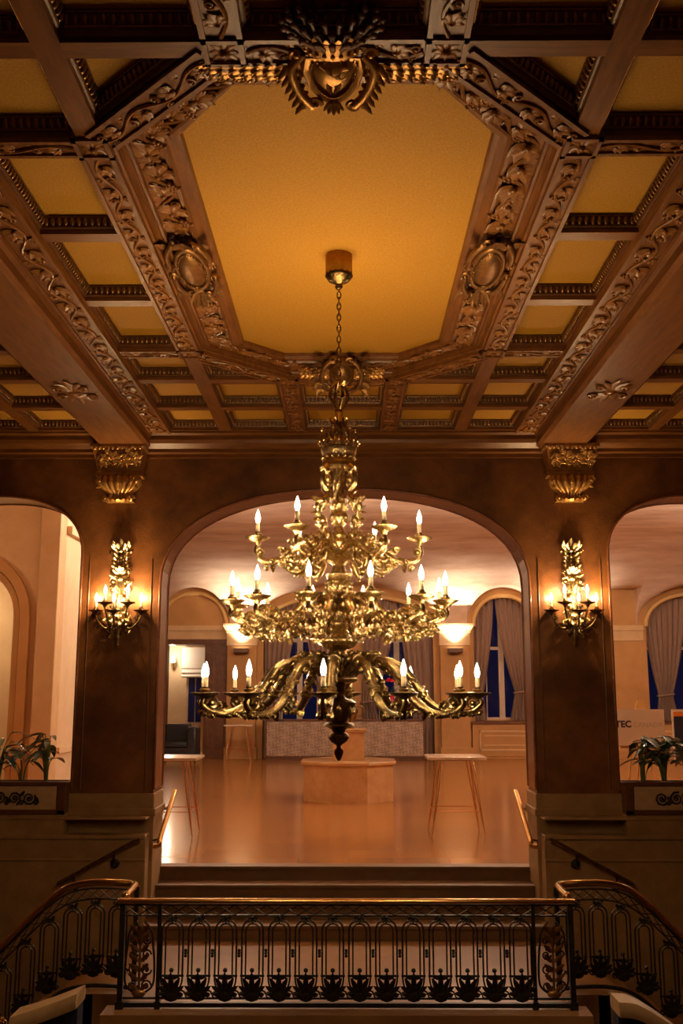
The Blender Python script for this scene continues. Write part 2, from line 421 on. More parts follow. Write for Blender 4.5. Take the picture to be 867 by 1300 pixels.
# great octagon: sloping carved frame round a gold field
A8 = inset(OC, .10)
B8 = [(AX + x, 6.87 + y) for x, y in ((.54, -2.13), (.885, -1.66), (.885, 1.78), (.54, 2.13), (-.54, 2.13), (-.885, 1.78), (-.885, -1.66), (-.54, -2.13))]
def L8(t, z): return [(lerp(a[0], b_[0], t), lerp(a[1], b_[1], t), z) for a, b_ in zip(A8, B8)]
of = MB(); of.loft([L8(-.02, 4.995), L8(.04, 5.005), L8(.05, 5.025), L8(.08, 5.045), L8(.14, 5.045), L8(.17, 5.03), L8(.22, 5.03), L8(.23, 5.06), L8(.66, 5.085), L8(.67, 5.06), L8(.73, 5.055), L8(.77, 5.075), L8(.9, 5.08), L8(.97, 5.10), L8(1.0, 5.135)], capend=False)
of.build('octagon_frame', M['wood_y'], ceiling, smooth=False)
ov = MB()
for i in range(8):
    a = Vector(L8(.445, 5.072)[i - 1]); b_ = Vector(L8(.445, 5.072)[i]); U = b_ - a; L = U.length; U.normalize()
    inn = Vector((-U.y, U.x, 0)); Wn = (Vector((0, 0, -1)) - inn * .06).normalized()
    X = FR(a, U, Wn.cross(U), Wn)
    wd_ = .25 if i % 2 == 0 else .20
    vine(ov, X, L, wd_, .46, 1, .012)
    for k in range(int(L / .3)):
        fan(ov, X @ RT(((k + .5) * .3, 0, .004), (0, 0, PI * (k % 2) + .3)), .1, 5, 1.5)
ov.build('carved_scrollwork', M['carved'], ceiling)
gp = MB(); gp.add([(p[0], p[1], 5.13) for p in inset(B8, -.02)], [tuple(range(8))]); gp.build('gold_field', M['gold'], ceiling, smooth=False)
# two great beams that end on the corbels
for s in (-1, 1):
    bm_ = MB(); c = AX + s * 2.56
    prof = [(-.31, 5.3), (-.31, 4.93), (-.29, 4.90), (-.29, 4.83), (-.25, 4.80), (.25, 4.80), (.29, 4.83), (.29, 4.90), (.31, 4.93), (.31, 5.3)]
    bm_.loft([[(c + p[0], y, p[1]) for p in prof] for y in (-2.4, YW)], capend=True, capstart=True)
    bm_.build('great_beam', M['wood_y'], ceiling, smooth=False)
    lv = MB(); X = FR((c, 9.15, 4.80), (0, 1, 0), (1, 0, 0), (0, 0, -1))
    for sg in (-1, 1):
        for k in range(5): lv.leaf(.34 - .05 * abs(k - 2), .05, X @ RT((sg * .03, 0, .003), (0, 0, (0 if sg > 0 else PI) + (k - 2) * .42)), bulge=.5, curl=.04, lob=.15)
        curl2(lv, X @ RT((sg * .12, .13, 0)), .06, .015, sg, rad=.014); curl2(lv, X @ RT((sg * .12, -.13, 0)), .06, .015, -sg, rad=.014)
    lv.ball((0, 0, .01), (.07, .05, .03), 10, 6, X)
    lv.build('beam_ornament', M['carved'], ceiling)
# cornice along the arcade wall
cn = MB()
prof = [(0, 4.70), (-.03, 4.70), (-.03, 4.745), (-.07, 4.76), (-.07, 4.80), (-.14, 4.85), (-.16, 4.89), (-.16, 4.94), (-.20, 4.96), (-.20, 5.3), (0, 5.3)]
cn.loft([[(x, YW + p[0], p[1]) for p in prof] for x in (-6, 6)], capend=True, capstart=True)
cn.build('cornice', M['wood'], ceiling, smooth=False)

# ------------------------------------------------------------------ cartouches
def scroll3(mb, X, pts, r, seg=7): mb.tube(cr(pts, 5), r, seg, X)
def oval_cartouche(X, parent):
    mb = MB()
    mb.lathe([(.001, .075), (.05, .072), (.085, .058), (.11, .03), (.118, 0)][::-1], 24, X @ Matrix.Diagonal((1, 1.45, 1, 1)))
    mb.build('boss', M['bronze_leaf'], parent)
    rm = MB(); N = 32
    rm.tube([(.125 * math.cos(2 * PI * k / N), .18 * math.sin(2 * PI * k / N), .03) for k in range(N)], .02, 8, X, closed=True)
    for k in range(40): rm.ball((.108 * math.cos(2 * PI * k / 40), .157 * math.sin(2 * PI * k / 40), .055), .008, 5, 4, X)
    rm.build('rim', M['bronze_leaf'], parent)
    sc = MB()
    for sx in (-1, 1):
        for sy in (-1, 1):
            pts = [(sx * .06, sy * .23, .03), (sx * .12, sy * .21, .05), (sx * .165, sy * .14, .05), (sx * .17, sy * .06, .05)]
            scroll3(sc, X, pts, [.022] * 16)
            curl2(sc, X @ RT((sx * .175, sy * .05, 0)), .038, .05, sx * sy, rad=.013)
            curl2(sc, X @ RT((sx * .07, sy * .235, 0)), .038, .05, -sx * sy, rad=.013)
            sc.leaf(.13, .03, X @ RT((sx * .13, sy * .17, .03), (0, 0, math.atan2(sy * 1.0, sx * .9))), lob=.2, bulge=.6)
    for sy in (-1, 1):
        for k in range(5): sc.leaf(.13, .026, X @ RT((0, sy * .2, .035), (0, -.25, sy * PI / 2 + (k - 2) * .5)), lob=.15, bulge=.6)
    sc.build('scrollwork', M['bronze_leaf'], parent)
for s, side in ((-1, 'left'), (1, 'right')):
    c = Vector((AX + s * 1.08, 6.87, 5.05))
    t = thing('carved_cartouche', f'oval carved cartouche midway along the {side} side of the gold ceiling field', 'ornament', c, group=None)
    X = FR((0, 0, 0), (1, 0, -.05 * s), (0, 1, 0), (0, 0, -1)); X = FR((0, 0, 0), (1, 0, 0), (0, -1, 0), (0, 0, -1))
    oval_cartouche(X @ Matrix.Diagonal((.88, 1.85, 1, 1)), t)
def wings(X, span, y0, n, s, parent):
    mb = MB()
    mb.tube([X @ Vector((s * lerp(.08, span, k / 12), y0 + .015 * math.sin(k * 1.1), .012)) for k in range(13)], [lerp(.028, .008, k / 12) for k in range(13)], 7)
    for k in range(n):
        f = 1 - .35 * k / n; u = .12 + (span - .14) * k / n
        base = 0 if s > 0 else PI
        for dy, an in ((-.02, -.42), (.015, .42), (0, .05)):
            mb.leaf(.125 * f, .038 * f, X @ RT((s * u, y0 + dy, .02), (0, -.22, base + s * an)), lob=.22, bulge=.7, curl=.15)
        if k % 2: grapes(mb, X @ RT((s * u, y0 + .05, .02), (0, 0, base)), .10)
        else: curl2(mb, X @ RT((s * (u + .03), y0 - .045, 0)), .035, .03, s, rad=.010)
    mb.build('foliage_wing', M['gilt'], parent)
# crowned shield near the camera
t = thing('crowned_shield', 'gilded shield under a crown with spikes coloured dark as shade at the near end of the gold ceiling', 'ornament', (AX - .01, 4.37, 4.985))
X = FR((0, 0, 0), (1, 0, 0), (0, .82, .0), (0, 0, -1)) @ Matrix.Rotation(.42, 4, 'X')
X = FR((0, 0, 0), (1, 0, 0), (0, .95, -.3), (0, -.3, -.95))
sh = MB()
X = Matrix.Translation((0, .03, -.02)) @ X @ Matrix.Scale(.74, 4)
out = [(-.19, -.13), (.19, -.13), (.21, -.02), (.17, .12), (.09, .22), (0, .26), (-.09, .22), (-.17, .12), (-.21, -.02)]
sh.loft([[(p[0] * k, p[1] * k, z) for p in out] for k, z in ((1, -.04), (1, .03), (.93, .06), (.72, .055), (.66, .04), (.5, .065), (.2, .08))], X)
sh.build('shield', M['gilt'], t)
bd = MB(); N = 40
pl = [Vector((*p, 0)) * .70 for p in out]; lp = cr(pl + [pl[0]], 6)
for p in lp: bd.ball((p.x, p.y, .062), .009, 5, 4, X)
for k, (u, v, an) in enumerate(((-.07, -.05, .5), (-.02, .0, .1), (.04, -.03, -.5), (-.04, .06, 1.2), (.05, .06, 2.2))): bd.leaf(.08, .022, X @ RT((u, v, .066), (0, -.1, an)), bulge=.5, lob=.15)
bd.tube(cr([(-.09, -.07, .066), (-.03, -.02, .074), (.03, .03, .074), (.08, .02, .066)], 5), .009, 6, X)
bd.build('beading', M['gilt'], t)
sc = MB()
for s in (-1, 1):
    scroll3(sc, X, [(s * .2, -.14, .05), (s * .27, -.06, .08), (s * .25, .06, .08), (s * .2, .16, .08), (s * .14, .24, .07)], .03)
    curl2(sc, X @ RT((s * .13, .23, 0)), .05, .07, s, rad=.018); curl2(sc, X @ RT((s * .24, -.15, 0)), .05, .06, -s, rad=.018)
    for k in range(6): sc.leaf(.14, .035, X @ RT((s * (.25 - .02 * k), -.08 + .055 * k, .05), (0, -.2, (0 if s > 0 else PI) + s * .5)), lob=.2, bulge=.6, curl=.4)
for k in range(5): sc.leaf(.09, .025, X @ RT((0, .21, .06), (0, -.2, PI / 2 + (k - 2) * .5)), lob=.1, bulge=.6)
sc.build('scrollwork', M['gilt'], t)
for s in (-1, 1): wings(FR((0, 0, .02), (1, 0, 0), (0, .98, .05), (0, 0, -1)), .68, .06, 9, s, t)
cwn = MB(); XC = FR((0, -.115, .02), (1, 0, 0), (0, -.12, -.99), (0, -.99, .12)) @ Matrix.Diagonal((1, .62, 1, 1))
cwn.lathe([(.10, -.03), (.14, -.03), (.15, .0), (.14, .02), (.145, .05), (.17, .09), (.165, .09), (.13, .05), (.12, .02)], 28, XC)
for k in range(24): cwn.ball((.15 * math.cos(2 * PI * k / 24), .15 * math.sin(2 * PI * k / 24), .0), .012, 6, 4, XC)
for k in range(18):
    a = 2 * PI * k / 18
    cwn.leaf(.075, .024, XC @ Matrix.Rotation(a, 4, 'Z') @ RT((.148, 0, .05), (0, -1.0, 0)), lob=.1, bulge=.4)
cwn.build('crown', M['gilt'], t)
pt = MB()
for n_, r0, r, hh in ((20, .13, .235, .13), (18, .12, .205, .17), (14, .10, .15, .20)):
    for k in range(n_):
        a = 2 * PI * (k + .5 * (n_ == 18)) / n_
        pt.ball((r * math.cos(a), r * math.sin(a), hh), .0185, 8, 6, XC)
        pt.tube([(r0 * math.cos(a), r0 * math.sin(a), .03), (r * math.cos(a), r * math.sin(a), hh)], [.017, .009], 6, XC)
pt.build('shaded_crown_point', M['darkwood'], t)  # dark colour stands for shade on points turned from the chandelier
# far cartouche
t = thing('carved_cartouche', 'gilded carved shield with leafy wings behind the chandelier chain', 'ornament', (AX, 9.12, 4.98))
X = FR((0, 0, 0), (1, 0, 0), (0, -.8, .6), (0, -.6, -.8)) @ Matrix.Scale(.86, 4)
b_ = MB(); b_.lathe([(.17, -.02), (.165, .04), (.14, .06), (.12, .05), (.10, .075), (.06, .095), (.001, .10)], 28, X @ Matrix.Diagonal((.85, 1.1, 1, 1))); b_.build('boss', M['bronze_leaf'], t)
for s in (-1, 1):
    sc = MB()
    scroll3(sc, X, [(s * .08, -.24, .04), (s * .18, -.17, .06), (s * .22, -.02, .06), (s * .17, .13, .06), (s * .06, .22, .05)], .03)
    curl2(sc, X @ RT((s * .09, -.22, 0)), .05, .06, s, rad=.018); curl2(sc, X @ RT((s * .09, .2, 0)), .055, .07, -s, rad=.018)
    for k in range(6): sc.leaf(.16, .04, X @ RT((s * .2, -.18 + .07 * k, .03), (0, -.3, (0 if s > 0 else PI) + s * (k - 2.5) * .3)), lob=.2, bulge=.6, curl=.2)
    sc.build('scrollwork', M['bronze_leaf'], t)
    wings(X, .46, 0, 6, s, t)

# ------------------------------------------------------------------ ARCADE WALL
TH = .5
def arch_pts(xc, a, zs, b_, n=28, e=2.3):
    out = []
    for i in range(n + 1):
        q = PI - PI * i / n; cs, sn = math.cos(q), math.sin(q)
        out.append((xc + a * (1 if cs >= 0 else -1) * abs(cs) ** (2 / e), zs + b_ * abs(sn) ** (2 / e)))
    return out
def arcade(y0, y1, x0, x1, ztop, zbot, holes, name, m, parent=None):
    """wall slab between y0 and y1 with arched holes: (arch points left to right, sill z)"""
    mb = MB()
    def quad(a, b_, c, d):
        for y in (y0, y1): mb.add([(p[0], y, p[1]) for p in (a, b_, c, d)], [(0, 1, 2, 3) if y == y0 else (3, 2, 1, 0)])
    xp = x0
    for pts, sill in holes:
        xl, xr = pts[0][0], pts[-1][0]
        quad((xp, zbot), (xl, zbot), (xl, ztop), (xp, ztop))
        for p, q in zip(pts, pts[1:]):
            quad(p, q, (q[0], ztop), (p[0], ztop))
        if sill > zbot: quad((xl, zbot), (xr, zbot), (xr, sill), (xl, sill))
        loop = [(xl, sill)] + pts + [(xr, sill)]
        for p, q in zip(loop, loop[1:]): mb.add([(p[0], y0, p[1]), (q[0], y0, q[1]), (q[0], y1, q[1]), (p[0], y1, p[1])], [(3, 2, 1, 0)])
        if sill > zbot: mb.add([(xl, y0, sill), (xr, y0, sill), (xr, y1, sill), (xl, y1, sill)], [(0, 1, 2, 3)])
        xp = xr
    quad((xp, zbot), (x1, zbot), (x1, ztop), (xp, ztop))
    for x in (x0, x1): mb.add([(x, y0, zbot), (x, y1, zbot), (x, y1, ztop), (x, y0, ztop)], [(0, 1, 2, 3)])
    o = mb.build(name, m, parent, fix=False)
    if not parent: o['kind'] = 'structure'
    return o
CX = -.04
ac = arch_pts(CX, 2.14, 3.20, 1.13); al = arch_pts(CX - 4.09, 1.03, 3.55, .70); ar = arch_pts(CX + 4.09, 1.03, 3.55, .70)
wall = arcade(YW, YW + TH, -6, 6, 5.3, -3.0, [(al, .66), (ac, -3.0), (ar, .66)], 'wall_far', M['leather'])
tr = MB()
for pts, zb in ((al, .9), (ac, .9), (ar, .9)):
    for yy, r in ((YW - .002, .017), (YW + TH + .002, .017)):
        tr.tube([(pts[0][0], yy, zb)] + [(p[0], yy, p[1]) for p in pts] + [(pts[-1][0], yy, zb)], r, 8)
tr.build('arch_moulding', M['trim'], wall)
rv = MB()       # polished lining of the middle arch
for pts in (al, ac, ar):
    lo = [(pts[0][0] + .006, .9)] + [(p[0], p[1] - .006) for p in pts] + [(pts[-1][0] - .006, .9)]
    for p, q in zip(lo, lo[1:]): rv.add([(p[0], YW + .03, p[1]), (q[0], YW + .03, q[1]), (q[0], YW + TH - .03, q[1]), (p[0], YW + TH - .03, p[1])], [(0, 1, 2, 3)])
rv.build('arch_lining', M['trim'], wall)
gr = MB()       # fine incised borders on the piers
for s in (-1, 1):
    for xx in (2.24, 2.965):
        gr.tube([(CX + s * xx, YW - .002, .9), (CX + s * xx, YW - .002, 3.5)], .009, 6)
gr.build('pier_beading', M['darkwood'], wall)
# stone dado under the arcade
st = MB()
for s in (-1, 1):
    a, b_ = sorted((CX + s * 2.12, CX + s * 3.10)); st.box(a, b_, YW - .045, YW + TH + .03, -3, .86); st.box(a - .02, b_ + .02, YW - .065, YW + TH + .04, .62, .70)
    a, b_ = sorted((CX + s * 3.06, CX + s * 6.0)); st.box(a, b_, YW - .24, YW + TH - .02, -3, .655)
    a, b_ = sorted((CX + s * 2.16, CX + s * 6.0))
    st.box(a, b_, YW - .245, YW, -3, .44); st.box(a, b_, YW - .27, YW, .40, .445); st.box(a, b_, YW - .262, YW, .17, .20); st.box(a, b_, YW - .255, YW, .60, .625)
st.build('stone_dado', M['stone'], wall, smooth=False, bevel=.012)

# corbels
def corbel(xc, label):
    t = thing('corbel', label, 'corbel', (xc, YW - .2, 4.15))
    def sec(w, d, z): return [(-w, .195, z), (-w, -d, z), (w, -d, z), (w, .195, z)]
    mb = MB(); mb.loft([sec(.315, .12, .655), sec(.315, .12, .62), sec(.29, .10, .60), sec(.25, -.02, .36), sec(.27, -.01, .345), sec(.27, -.01, .30), sec(.24, -.04, .29)], capstart=True)
    mb.build('bracket_block', M['carved'], t, smooth=False)
    lv = MB(); X = FR((-.24, -.052, .485), (1, 0, 0), (0, -.45, .9), (0, -.9, -.45))
    vine(lv, X, .48, .22, .3, 1, .014)
    for k in range(11): lv.ball(((k - 5) * .052, -.10, .61), .026, 7, 5)
    lv.build('block_carving', M['gilt'], t)
    ac_ = MB()
    def sec2(w, d, z): return [(-w, .195, z), (-w, -d + .03, z), (-w * .6, -d, z), (0, -d - .02, z), (w * .6, -d, z), (w, -d + .03, z), (w, .195, z)]
    ac_.loft([sec2(.235, -.0, .29), sec2(.24, .015, .24), sec2(.20, -.01, .18), sec2(.12, -.06, .11), sec2(.10, -.075, .07), sec2(.13, -.06, .03), sec2(.165, -.05, .008)], capstart=True)
    for x in (-.205, -.15, -.075, 0, .075, .15, .205):
        e = x * .45
        ac_.tube(cr([(x, .0, .29), (x * 1.02, -.035 + abs(x) * .12, .23), (x * .8, -.015 + abs(x) * .1, .16), (e, .045, .09), (e * 1.2, .045, .04), (x * .72, .03, .01)], 4), [.03, .034, .034, .034, .034, .034, .032, .03, .028, .026, .024, .022, .02, .02, .02, .02, .02, .022, .024, .026, .028], 7)
    for s in (-1, 1):
        for z in (.27, .20): ac_.leaf(.09, .03, FR((s * .17, -.01, z), (s * .8, -.1, -.6), (0, 0, 1), (0, -1, 0)), bulge=.5, curl=.2, n=7)
        curl2(ac_, FR((s * .215, .0, .235), (1, 0, 0), (0, 0, 1), (0, -1, 0)), .05, .02, s, rad=.018)
        curl2(ac_, FR((s * .15, .04, .035), (1, 0, 0), (0, 0, 1), (0, -1, 0)), .04, .02, s, rad=.015)
    ac_.leaf(.2, .05, FR((0, -.03, .27), (0, .25, -1), (1, 0, 0), (0, -1, -.2)), bulge=.5, curl=.1, n=8)
    ac_.build('acanthus', M['gilt'], t)
corbel(AX - 2.61, 'gilded acanthus corbel under the left ceiling beam'); corbel(AX + 2.65, 'gilded acanthus corbel under the right ceiling beam')

# ------------------------------------------------------------------ HALL SHELL
w = MB(); w.box(-6.2, -6.0, -2.5, YW + TH, -3, 5.4); struct('wall_left', w, M['leather'], smooth=False)
w = MB(); w.box(6.0, 6.2, -2.5, YW + TH, -3, 5.4); struct('wall_right', w, M['leather'], smooth=False)
w = MB(); w.box(-6.2, 6.2, -2.7, -2.5, -3, 5.4); struct('wall_back', w, M['leather'], smooth=False)
w = MB(); w.box(-6.2, 6.2, -2.7, YW + TH, -3.1, -3); struct('floor_hall', w, M['stone'], smooth=False)
# landing and the steps up to the lobby
w = MB(); w.prism([(-1.95, 8.84), (1.91, 8.84), (1.91, 9.4), (2.24, 9.4), (2.24, 11.3), (-2.3, 11.3), (-2.3, 9.4), (-1.95, 9.4)], -.75, -.6); w.box(-1.95, 1.91, 8.66, 8.8, -3, -.66)
w.box(-2.0, 1.96, 8.58, 8.84, -.66, -.585)
w.box(-2.3, -1.95, 9.15, 9.4, -3, -.585); w.box(1.91, 2.24, 9.15, 9.4, -3, -.585)
landing = struct('floor_landing', w, M['landing'], smooth=False)
stp = MB()
for k in range(4):
    zt = -.6 + .15 * (k + 1); y0 = 11.1 + .3 * k
    if k == 3: break
    stp.box(-2.2, 2.12, y0, 12.02, zt - .15, zt - .03); stp.box(-2.2, 2.12, y0 - .025, 12.02, zt - .03, zt)
stp.box(-2.2, 2.12, 12.0, 12.06, -.15, -.03); stp.box(-2.2, 2.12, 11.975, 12.2, -.03, 0.001)
stp.build('step', M['step'], landing, smooth=False)
for s in (-1, 1):
    fl = MB()
    for k in range(14):
        x0 = -2.28 - .27 * k if s < 0 else 2.22 + .27 * k; x1 = x0 + s * .30; a, b_ = sorted((x0, x1)); zt = -.6 - .165 * (k + 1)
        fl.box(a, b_, 9.42, 11.28, zt - .16, zt)
    fl.build('stair_tread', M['landing'], landing, smooth=False)
    cb = MB()
    P = [(-2.2, -.585), (-2.4, -.60), (-2.6, -.68), (-2.8, -.82), (-3.1, -1.10), (-3.6, -1.55), (-4.2, -2.1), (-4.8, -2.6)]
    if s > 0: P = [(-p[0] - .06, p[1]) for p in P]
    for p, q in zip(P, P[1:]):
        cb.add([(p[0], 9.15, p[1]), (q[0], 9.15, q[1]), (q[0], 9.4, q[1]), (p[0], 9.4, p[1]), (p[0], 9.15, -3), (q[0], 9.15, -3), (q[0], 9.4, -3), (p[0], 9.4, -3)],
               [(0, 1, 2, 3), (0, 4, 5, 1), (2, 6, 7, 3)])
    cb.build('stair_string', M['stone'], landing, smooth=False)

# ------------------------------------------------------------------ LOBBY
YB = 31.0; ZS = 4.05
w = MB(); w.box(-9.5, 13.2, 12.02, 31.9, -.1, 0); struct('floor_lobby', w, M['floor'], smooth=False)
def arc(x, c, hw, rise, e=2.0):
    u = abs(x - c) / hw
    return ZS + rise * (1 - u ** e) ** (1 / e) if u < 1 else 0
def hx(x):
    h_ = max(ZS, arc(x, 0, 2.85, 1.22, 2.2), arc(x, -4.8, 1.12, 1.15), arc(x, 4.8, 1.12, 1.15), arc(x, 10.7, 1.75, 1.2))
    if 6.6 < x < 8.9: h_ = max(h_, 5.15)
    return h_
def hy(y):
    if y > 25.5: return ZS + 2.0 * math.sqrt(max(0, 1 - ((y - 25.5) / 5.5) ** 2))
    if y < 15: return 4.9 + 1.15 * math.sqrt(max(0, 1 - ((15 - y) / 3.0) ** 2))
    return 6.05
xs_ = sorted(set([round(-9.5 + .12 * i, 3) for i in range(190)] + [-2.85, 2.85, -3.68, 3.68, -5.92, 5.92, 8.95, 12.45, 6.6, 8.9, 6.601, 8.899]))
ys_ = [12.02 + .25 * i for i in range(76)] + [31.0]
vt = MB(); vs = [(x, y, max(hx(x), hy(y))) for y in ys_ for x in xs_]; nx = len(xs_)
vt.add(vs, [(j * nx + i, j * nx + i + 1, (j + 1) * nx + i + 1, (j + 1) * nx + i) for j in range(len(ys_) - 1) for i in range(nx - 1)])
struct('ceiling_lobby', vt, M['vault'])
# back wall with arched niches
def half(xc, a, zs, b_, n=20): return arch_pts(xc, a, zs, b_, n, 2.1)
nl = half(-4.8, .75, 3.40, .12, 4); nc = half(0, 2.62, 4.0, .98); nr = half(4.8, .93, 4.0, .95); nf = half(10.7, 1.5, 4.0, 1.0)
doorpts = [(-5.72, 3.5), (-3.78, 3.5)]
wb = arcade(YB, YB + .75, -9.5, 13.2, 6.2, 0, [(doorpts, 0), (nc, 0), (nr, 0), (nf, 0)], 'wall_lobby_back', M['tan'])
rm = MB()
for pts in (nc, nr, nf, half(-4.8, 1.02, 4.0, 1.02)):
    for k, (dx, yy, r) in enumerate(((0, YB - .02, .07),)):
        rm.tube([(p[0], yy, p[1]) for p in pts], r, 8)
rm.build('niche_rim', M['rim'], wb)
nlin = MB()
for pts in (nc, nr, nf):
    lo = [(p[0], p[1] - .012) for p in pts]
    for p, q in zip(lo, lo[1:]): nlin.add([(p[0], YB + .02, p[1]), (q[0], YB + .02, q[1]), (q[0], YB + .74, q[1]), (p[0], YB + .74, p[1])], [(0, 1, 2, 3)])
nlin.build('niche_soffit', M['rim'], wb)
# entablature across the left bay and the plain wall at right
en = MB()
for a, b_ in ((-5.85, -3.7), (5.85, 9.1)):
    en.box(a, b_, YB - .10, YB + .02, 3.86, 4.02); en.box(a, b_, YB - .05, YB + .02, 3.55, 3.86)
en.build('entablature', M['cream'], wb, smooth=False)
pls = MB()
for xc in (-3.26, 3.26, -6.3, 6.3):
    pls.box(xc - .45, xc + .45, YB - .22, YB + .02, 0, 3.40); pls.box(xc - .5, xc + .5, YB - .27, YB + .02, 0, .35)
pls.build('pilaster', M['tan'], wb, smooth=False, bevel=.02)
cps = MB()
for xc in (-3.26, 3.26, -6.3, 6.3):
    def sq(w_, d, z): return [(xc - w_, YB + .02, z), (xc - w_, YB - d, z), (xc + w_, YB - d, z), (xc + w_, YB + .02, z)]
    cps.loft([sq(.47, .24, 3.40), sq(.47, .24, 3.78), sq(.50, .27, 3.80), sq(.50, .27, 3.86), sq(.53, .30, 3.90), sq(.58, .36, 4.0), sq(.58, .36, 4.06), sq(.1, .0, 4.07)])
cps.build('pilaster_capital', M['cream'], wb, smooth=False)
# side walls of the lobby
w = MB(); w.box(13.2, 13.4, 12, 31.9, -.1, 6.2); struct('wall_lobby_right', w, M['tan'], smooth=False)
w = MB(); w.box(-9.7, -9.5, 12, 31.9, -.1, 6.2); struct('wall_lobby_left', w, M['cream'], smooth=False)
w = MB(); w.box(-9.5, -6.0, 11.8, 12.0, -.1, 6.2); w.box(6.0, 13.2, 11.8, 12.0, -.1, 6.2); struct('wall_lobby_front', w, M['tan'], smooth=False)
# alcove wall at left with its big arch, and the pilaster and return wall beside it
aw = arcade(16.8, 17.3, -9.5, -4.95, 6.2, 0, [(half(-6.42, .78, 3.2, .82), 0)], 'wall_alcove', M['cream'])
sr = MB()
for r0, r1, yo in ((.80, .90, .07), (.92, 1.08, .12)):
    pa = [(-6.42 - r0, 0)] + half(-6.42, r0, 3.2, r0 + .04) + [(-6.42 + r0, 0)]; pb = [(-6.42 - r1, 0)] + half(-6.42, r1, 3.2, r1 + .04) + [(-6.42 + r1, 0)]
    loops = [[(p[0], 16.8 + .01, p[1]), (p[0], 16.8 - yo, p[1]), (q[0], 16.8 - yo, q[1]), (q[0], 16.8 + .01, q[1])] for p, q in zip(pa, pb)]
    sr.loft(loops)
sr.build('arch_surround', M['tan'], aw)
kb = MB(); kb.box(-6.55, -6.29, 16.62, 16.8, 4.0, 4.45); kb.build('keystone', M['tan'], aw, bevel=.03)
pp = MB(); pp.box(-5.22, -4.88, 16.66, 16.82, 0, 5.9); pp.box(-5.26, -4.84, 16.62, 16.82, 0, .3); pp.build('alcove_pilaster', M['cream'], aw, smooth=False, bevel=.015)
rt = arcade(0, .3, 0, 5.2, 6.2, 0, [(half(3.0, .6, 3.3, .62), 0)], 'return_wall', M['white'], aw)
rt.location = (-4.95, 17.3, 0); rt.rotation_euler.z = PI / 2
cn2 = MB(); cn2.box(-4.99, -4.86, 17.3, 22.5, 4.72, 4.86); cn2.box(-4.97, -4.90, 17.3, 20.2, .95, 1.05); cn2.build('alcove_cornice', M['white'], aw, smooth=False)
w = MB(); w.box(-9.5, -5.3, 19.6, 19.7, 0, 6.0); struct('wall_alcove_back', w, M['white'], smooth=False)

# room beyond the doorway
w = MB(); w.box(-7.2, -3.0, 34.4, 34.5, 0, 4.2); w.box(-7.3, -7.2, 31.75, 34.5, 0, 4.2); w.box(-3.1, -3.0, 31.75, 34.5, 0, 4.2); w.box(-7.2, -3.0, 31.75, 34.5, 4.1, 4.2); w.box(-7.2, -3.0, 31.75, 34.5, -.1, 0)
struct('wall_side_room', w, M['white'], smooth=False)
d = MB(); d.box(-5.78, -5.66, YB - .06, YB + .8, 0, 3.55); d.box(-4.42, -3.72, YB - .06, YB + .8, 0, 3.55); d.box(-5.78, -3.72, YB - .08, YB + .8, 3.44, 3.6)
d.box(-4.34, -4.12, YB - .075, YB - .05, .3, 3.2); d.box(-4.02, -3.80, YB - .075, YB - .05, .3, 3.2)
struct('door_1', d, M['darkwood'], smooth=False, bevel=.01)

# windows
def window(n, x0, x1, z0, z1, yy, mull=1, trans=(3.9,)):
    f = MB(); fw = .07
    f.box(x0, x0 + fw, yy, yy + .1, z0, z1); f.box(x1 - fw, x1, yy, yy + .1, z0, z1); f.box(x0, x1, yy, yy + .1, z0, z0 + fw); f.box(x0, x1, yy, yy + .1, z1 - fw, z1)
    c = (x0 + x1) / 2
    f.box(c - .085, c + .085, yy - .02, yy + .1, z0, z1)
    for z in trans: f.box(x0, x1, yy - .01, yy + .1, z - .05, z + .05)
    for q in (.25, .75): f.box(lerp(x0, x1, q) - .015, lerp(x0, x1, q) + .015, yy + .03, yy + .07, z0, z1)
    o = f.build('window_%d' % n, M['painted'], smooth=False); o['kind'] = 'structure'
    p = MB(); p.box(x0 + .03, x1 - .03, yy + .045, yy + .055, z0 + .03, z1 - .03); p.build('pane', M['glass'], o, smooth=False)
window(1, -2.62, -.42, 1.0, 5.05, 31.66, trans=(3.6,)); window(2, .42, 2.62, 1.0, 5.05, 31.66, trans=(3.6,)); window(3, 3.87, 5.73, 1.15, 5.0, 31.66, trans=(3.35,)); window(4, 9.2, 12.2, 1.1, 5.05, 31.66, trans=(3.35,))
nb = MB()
nb.box(-.45, .45, 31.3, 31.75, 0, 5.0); nb.box(-2.62, 2.62, 31.55, 31.75, 0, 1.0); nb.box(3.87, 5.73, 31.5, 31.75, 0, 1.15); nb.box(9.2, 12.2, 31.5, 31.75, 0, 1.1)
nb.build('niche_pier', M['tan'], wb, smooth=False)
wx = MB(); wx.box(-5.5, -4.9, 34.3, 34.36, .9, 3.3)
o = wx.build('window_5', M['painted'], smooth=False); o['kind'] = 'structure'
wp = MB(); wp.box(-5.42, -5.2, 34.27, 34.3, 1.0, 3.25); wp.box(-5.17, -4.98, 34.27, 34.3, 1.0, 3.25)
M['night'] = mat('night_pane', (.012, .02, .11), rough=.08); wp.build('pane', M['night'], o, smooth=False)

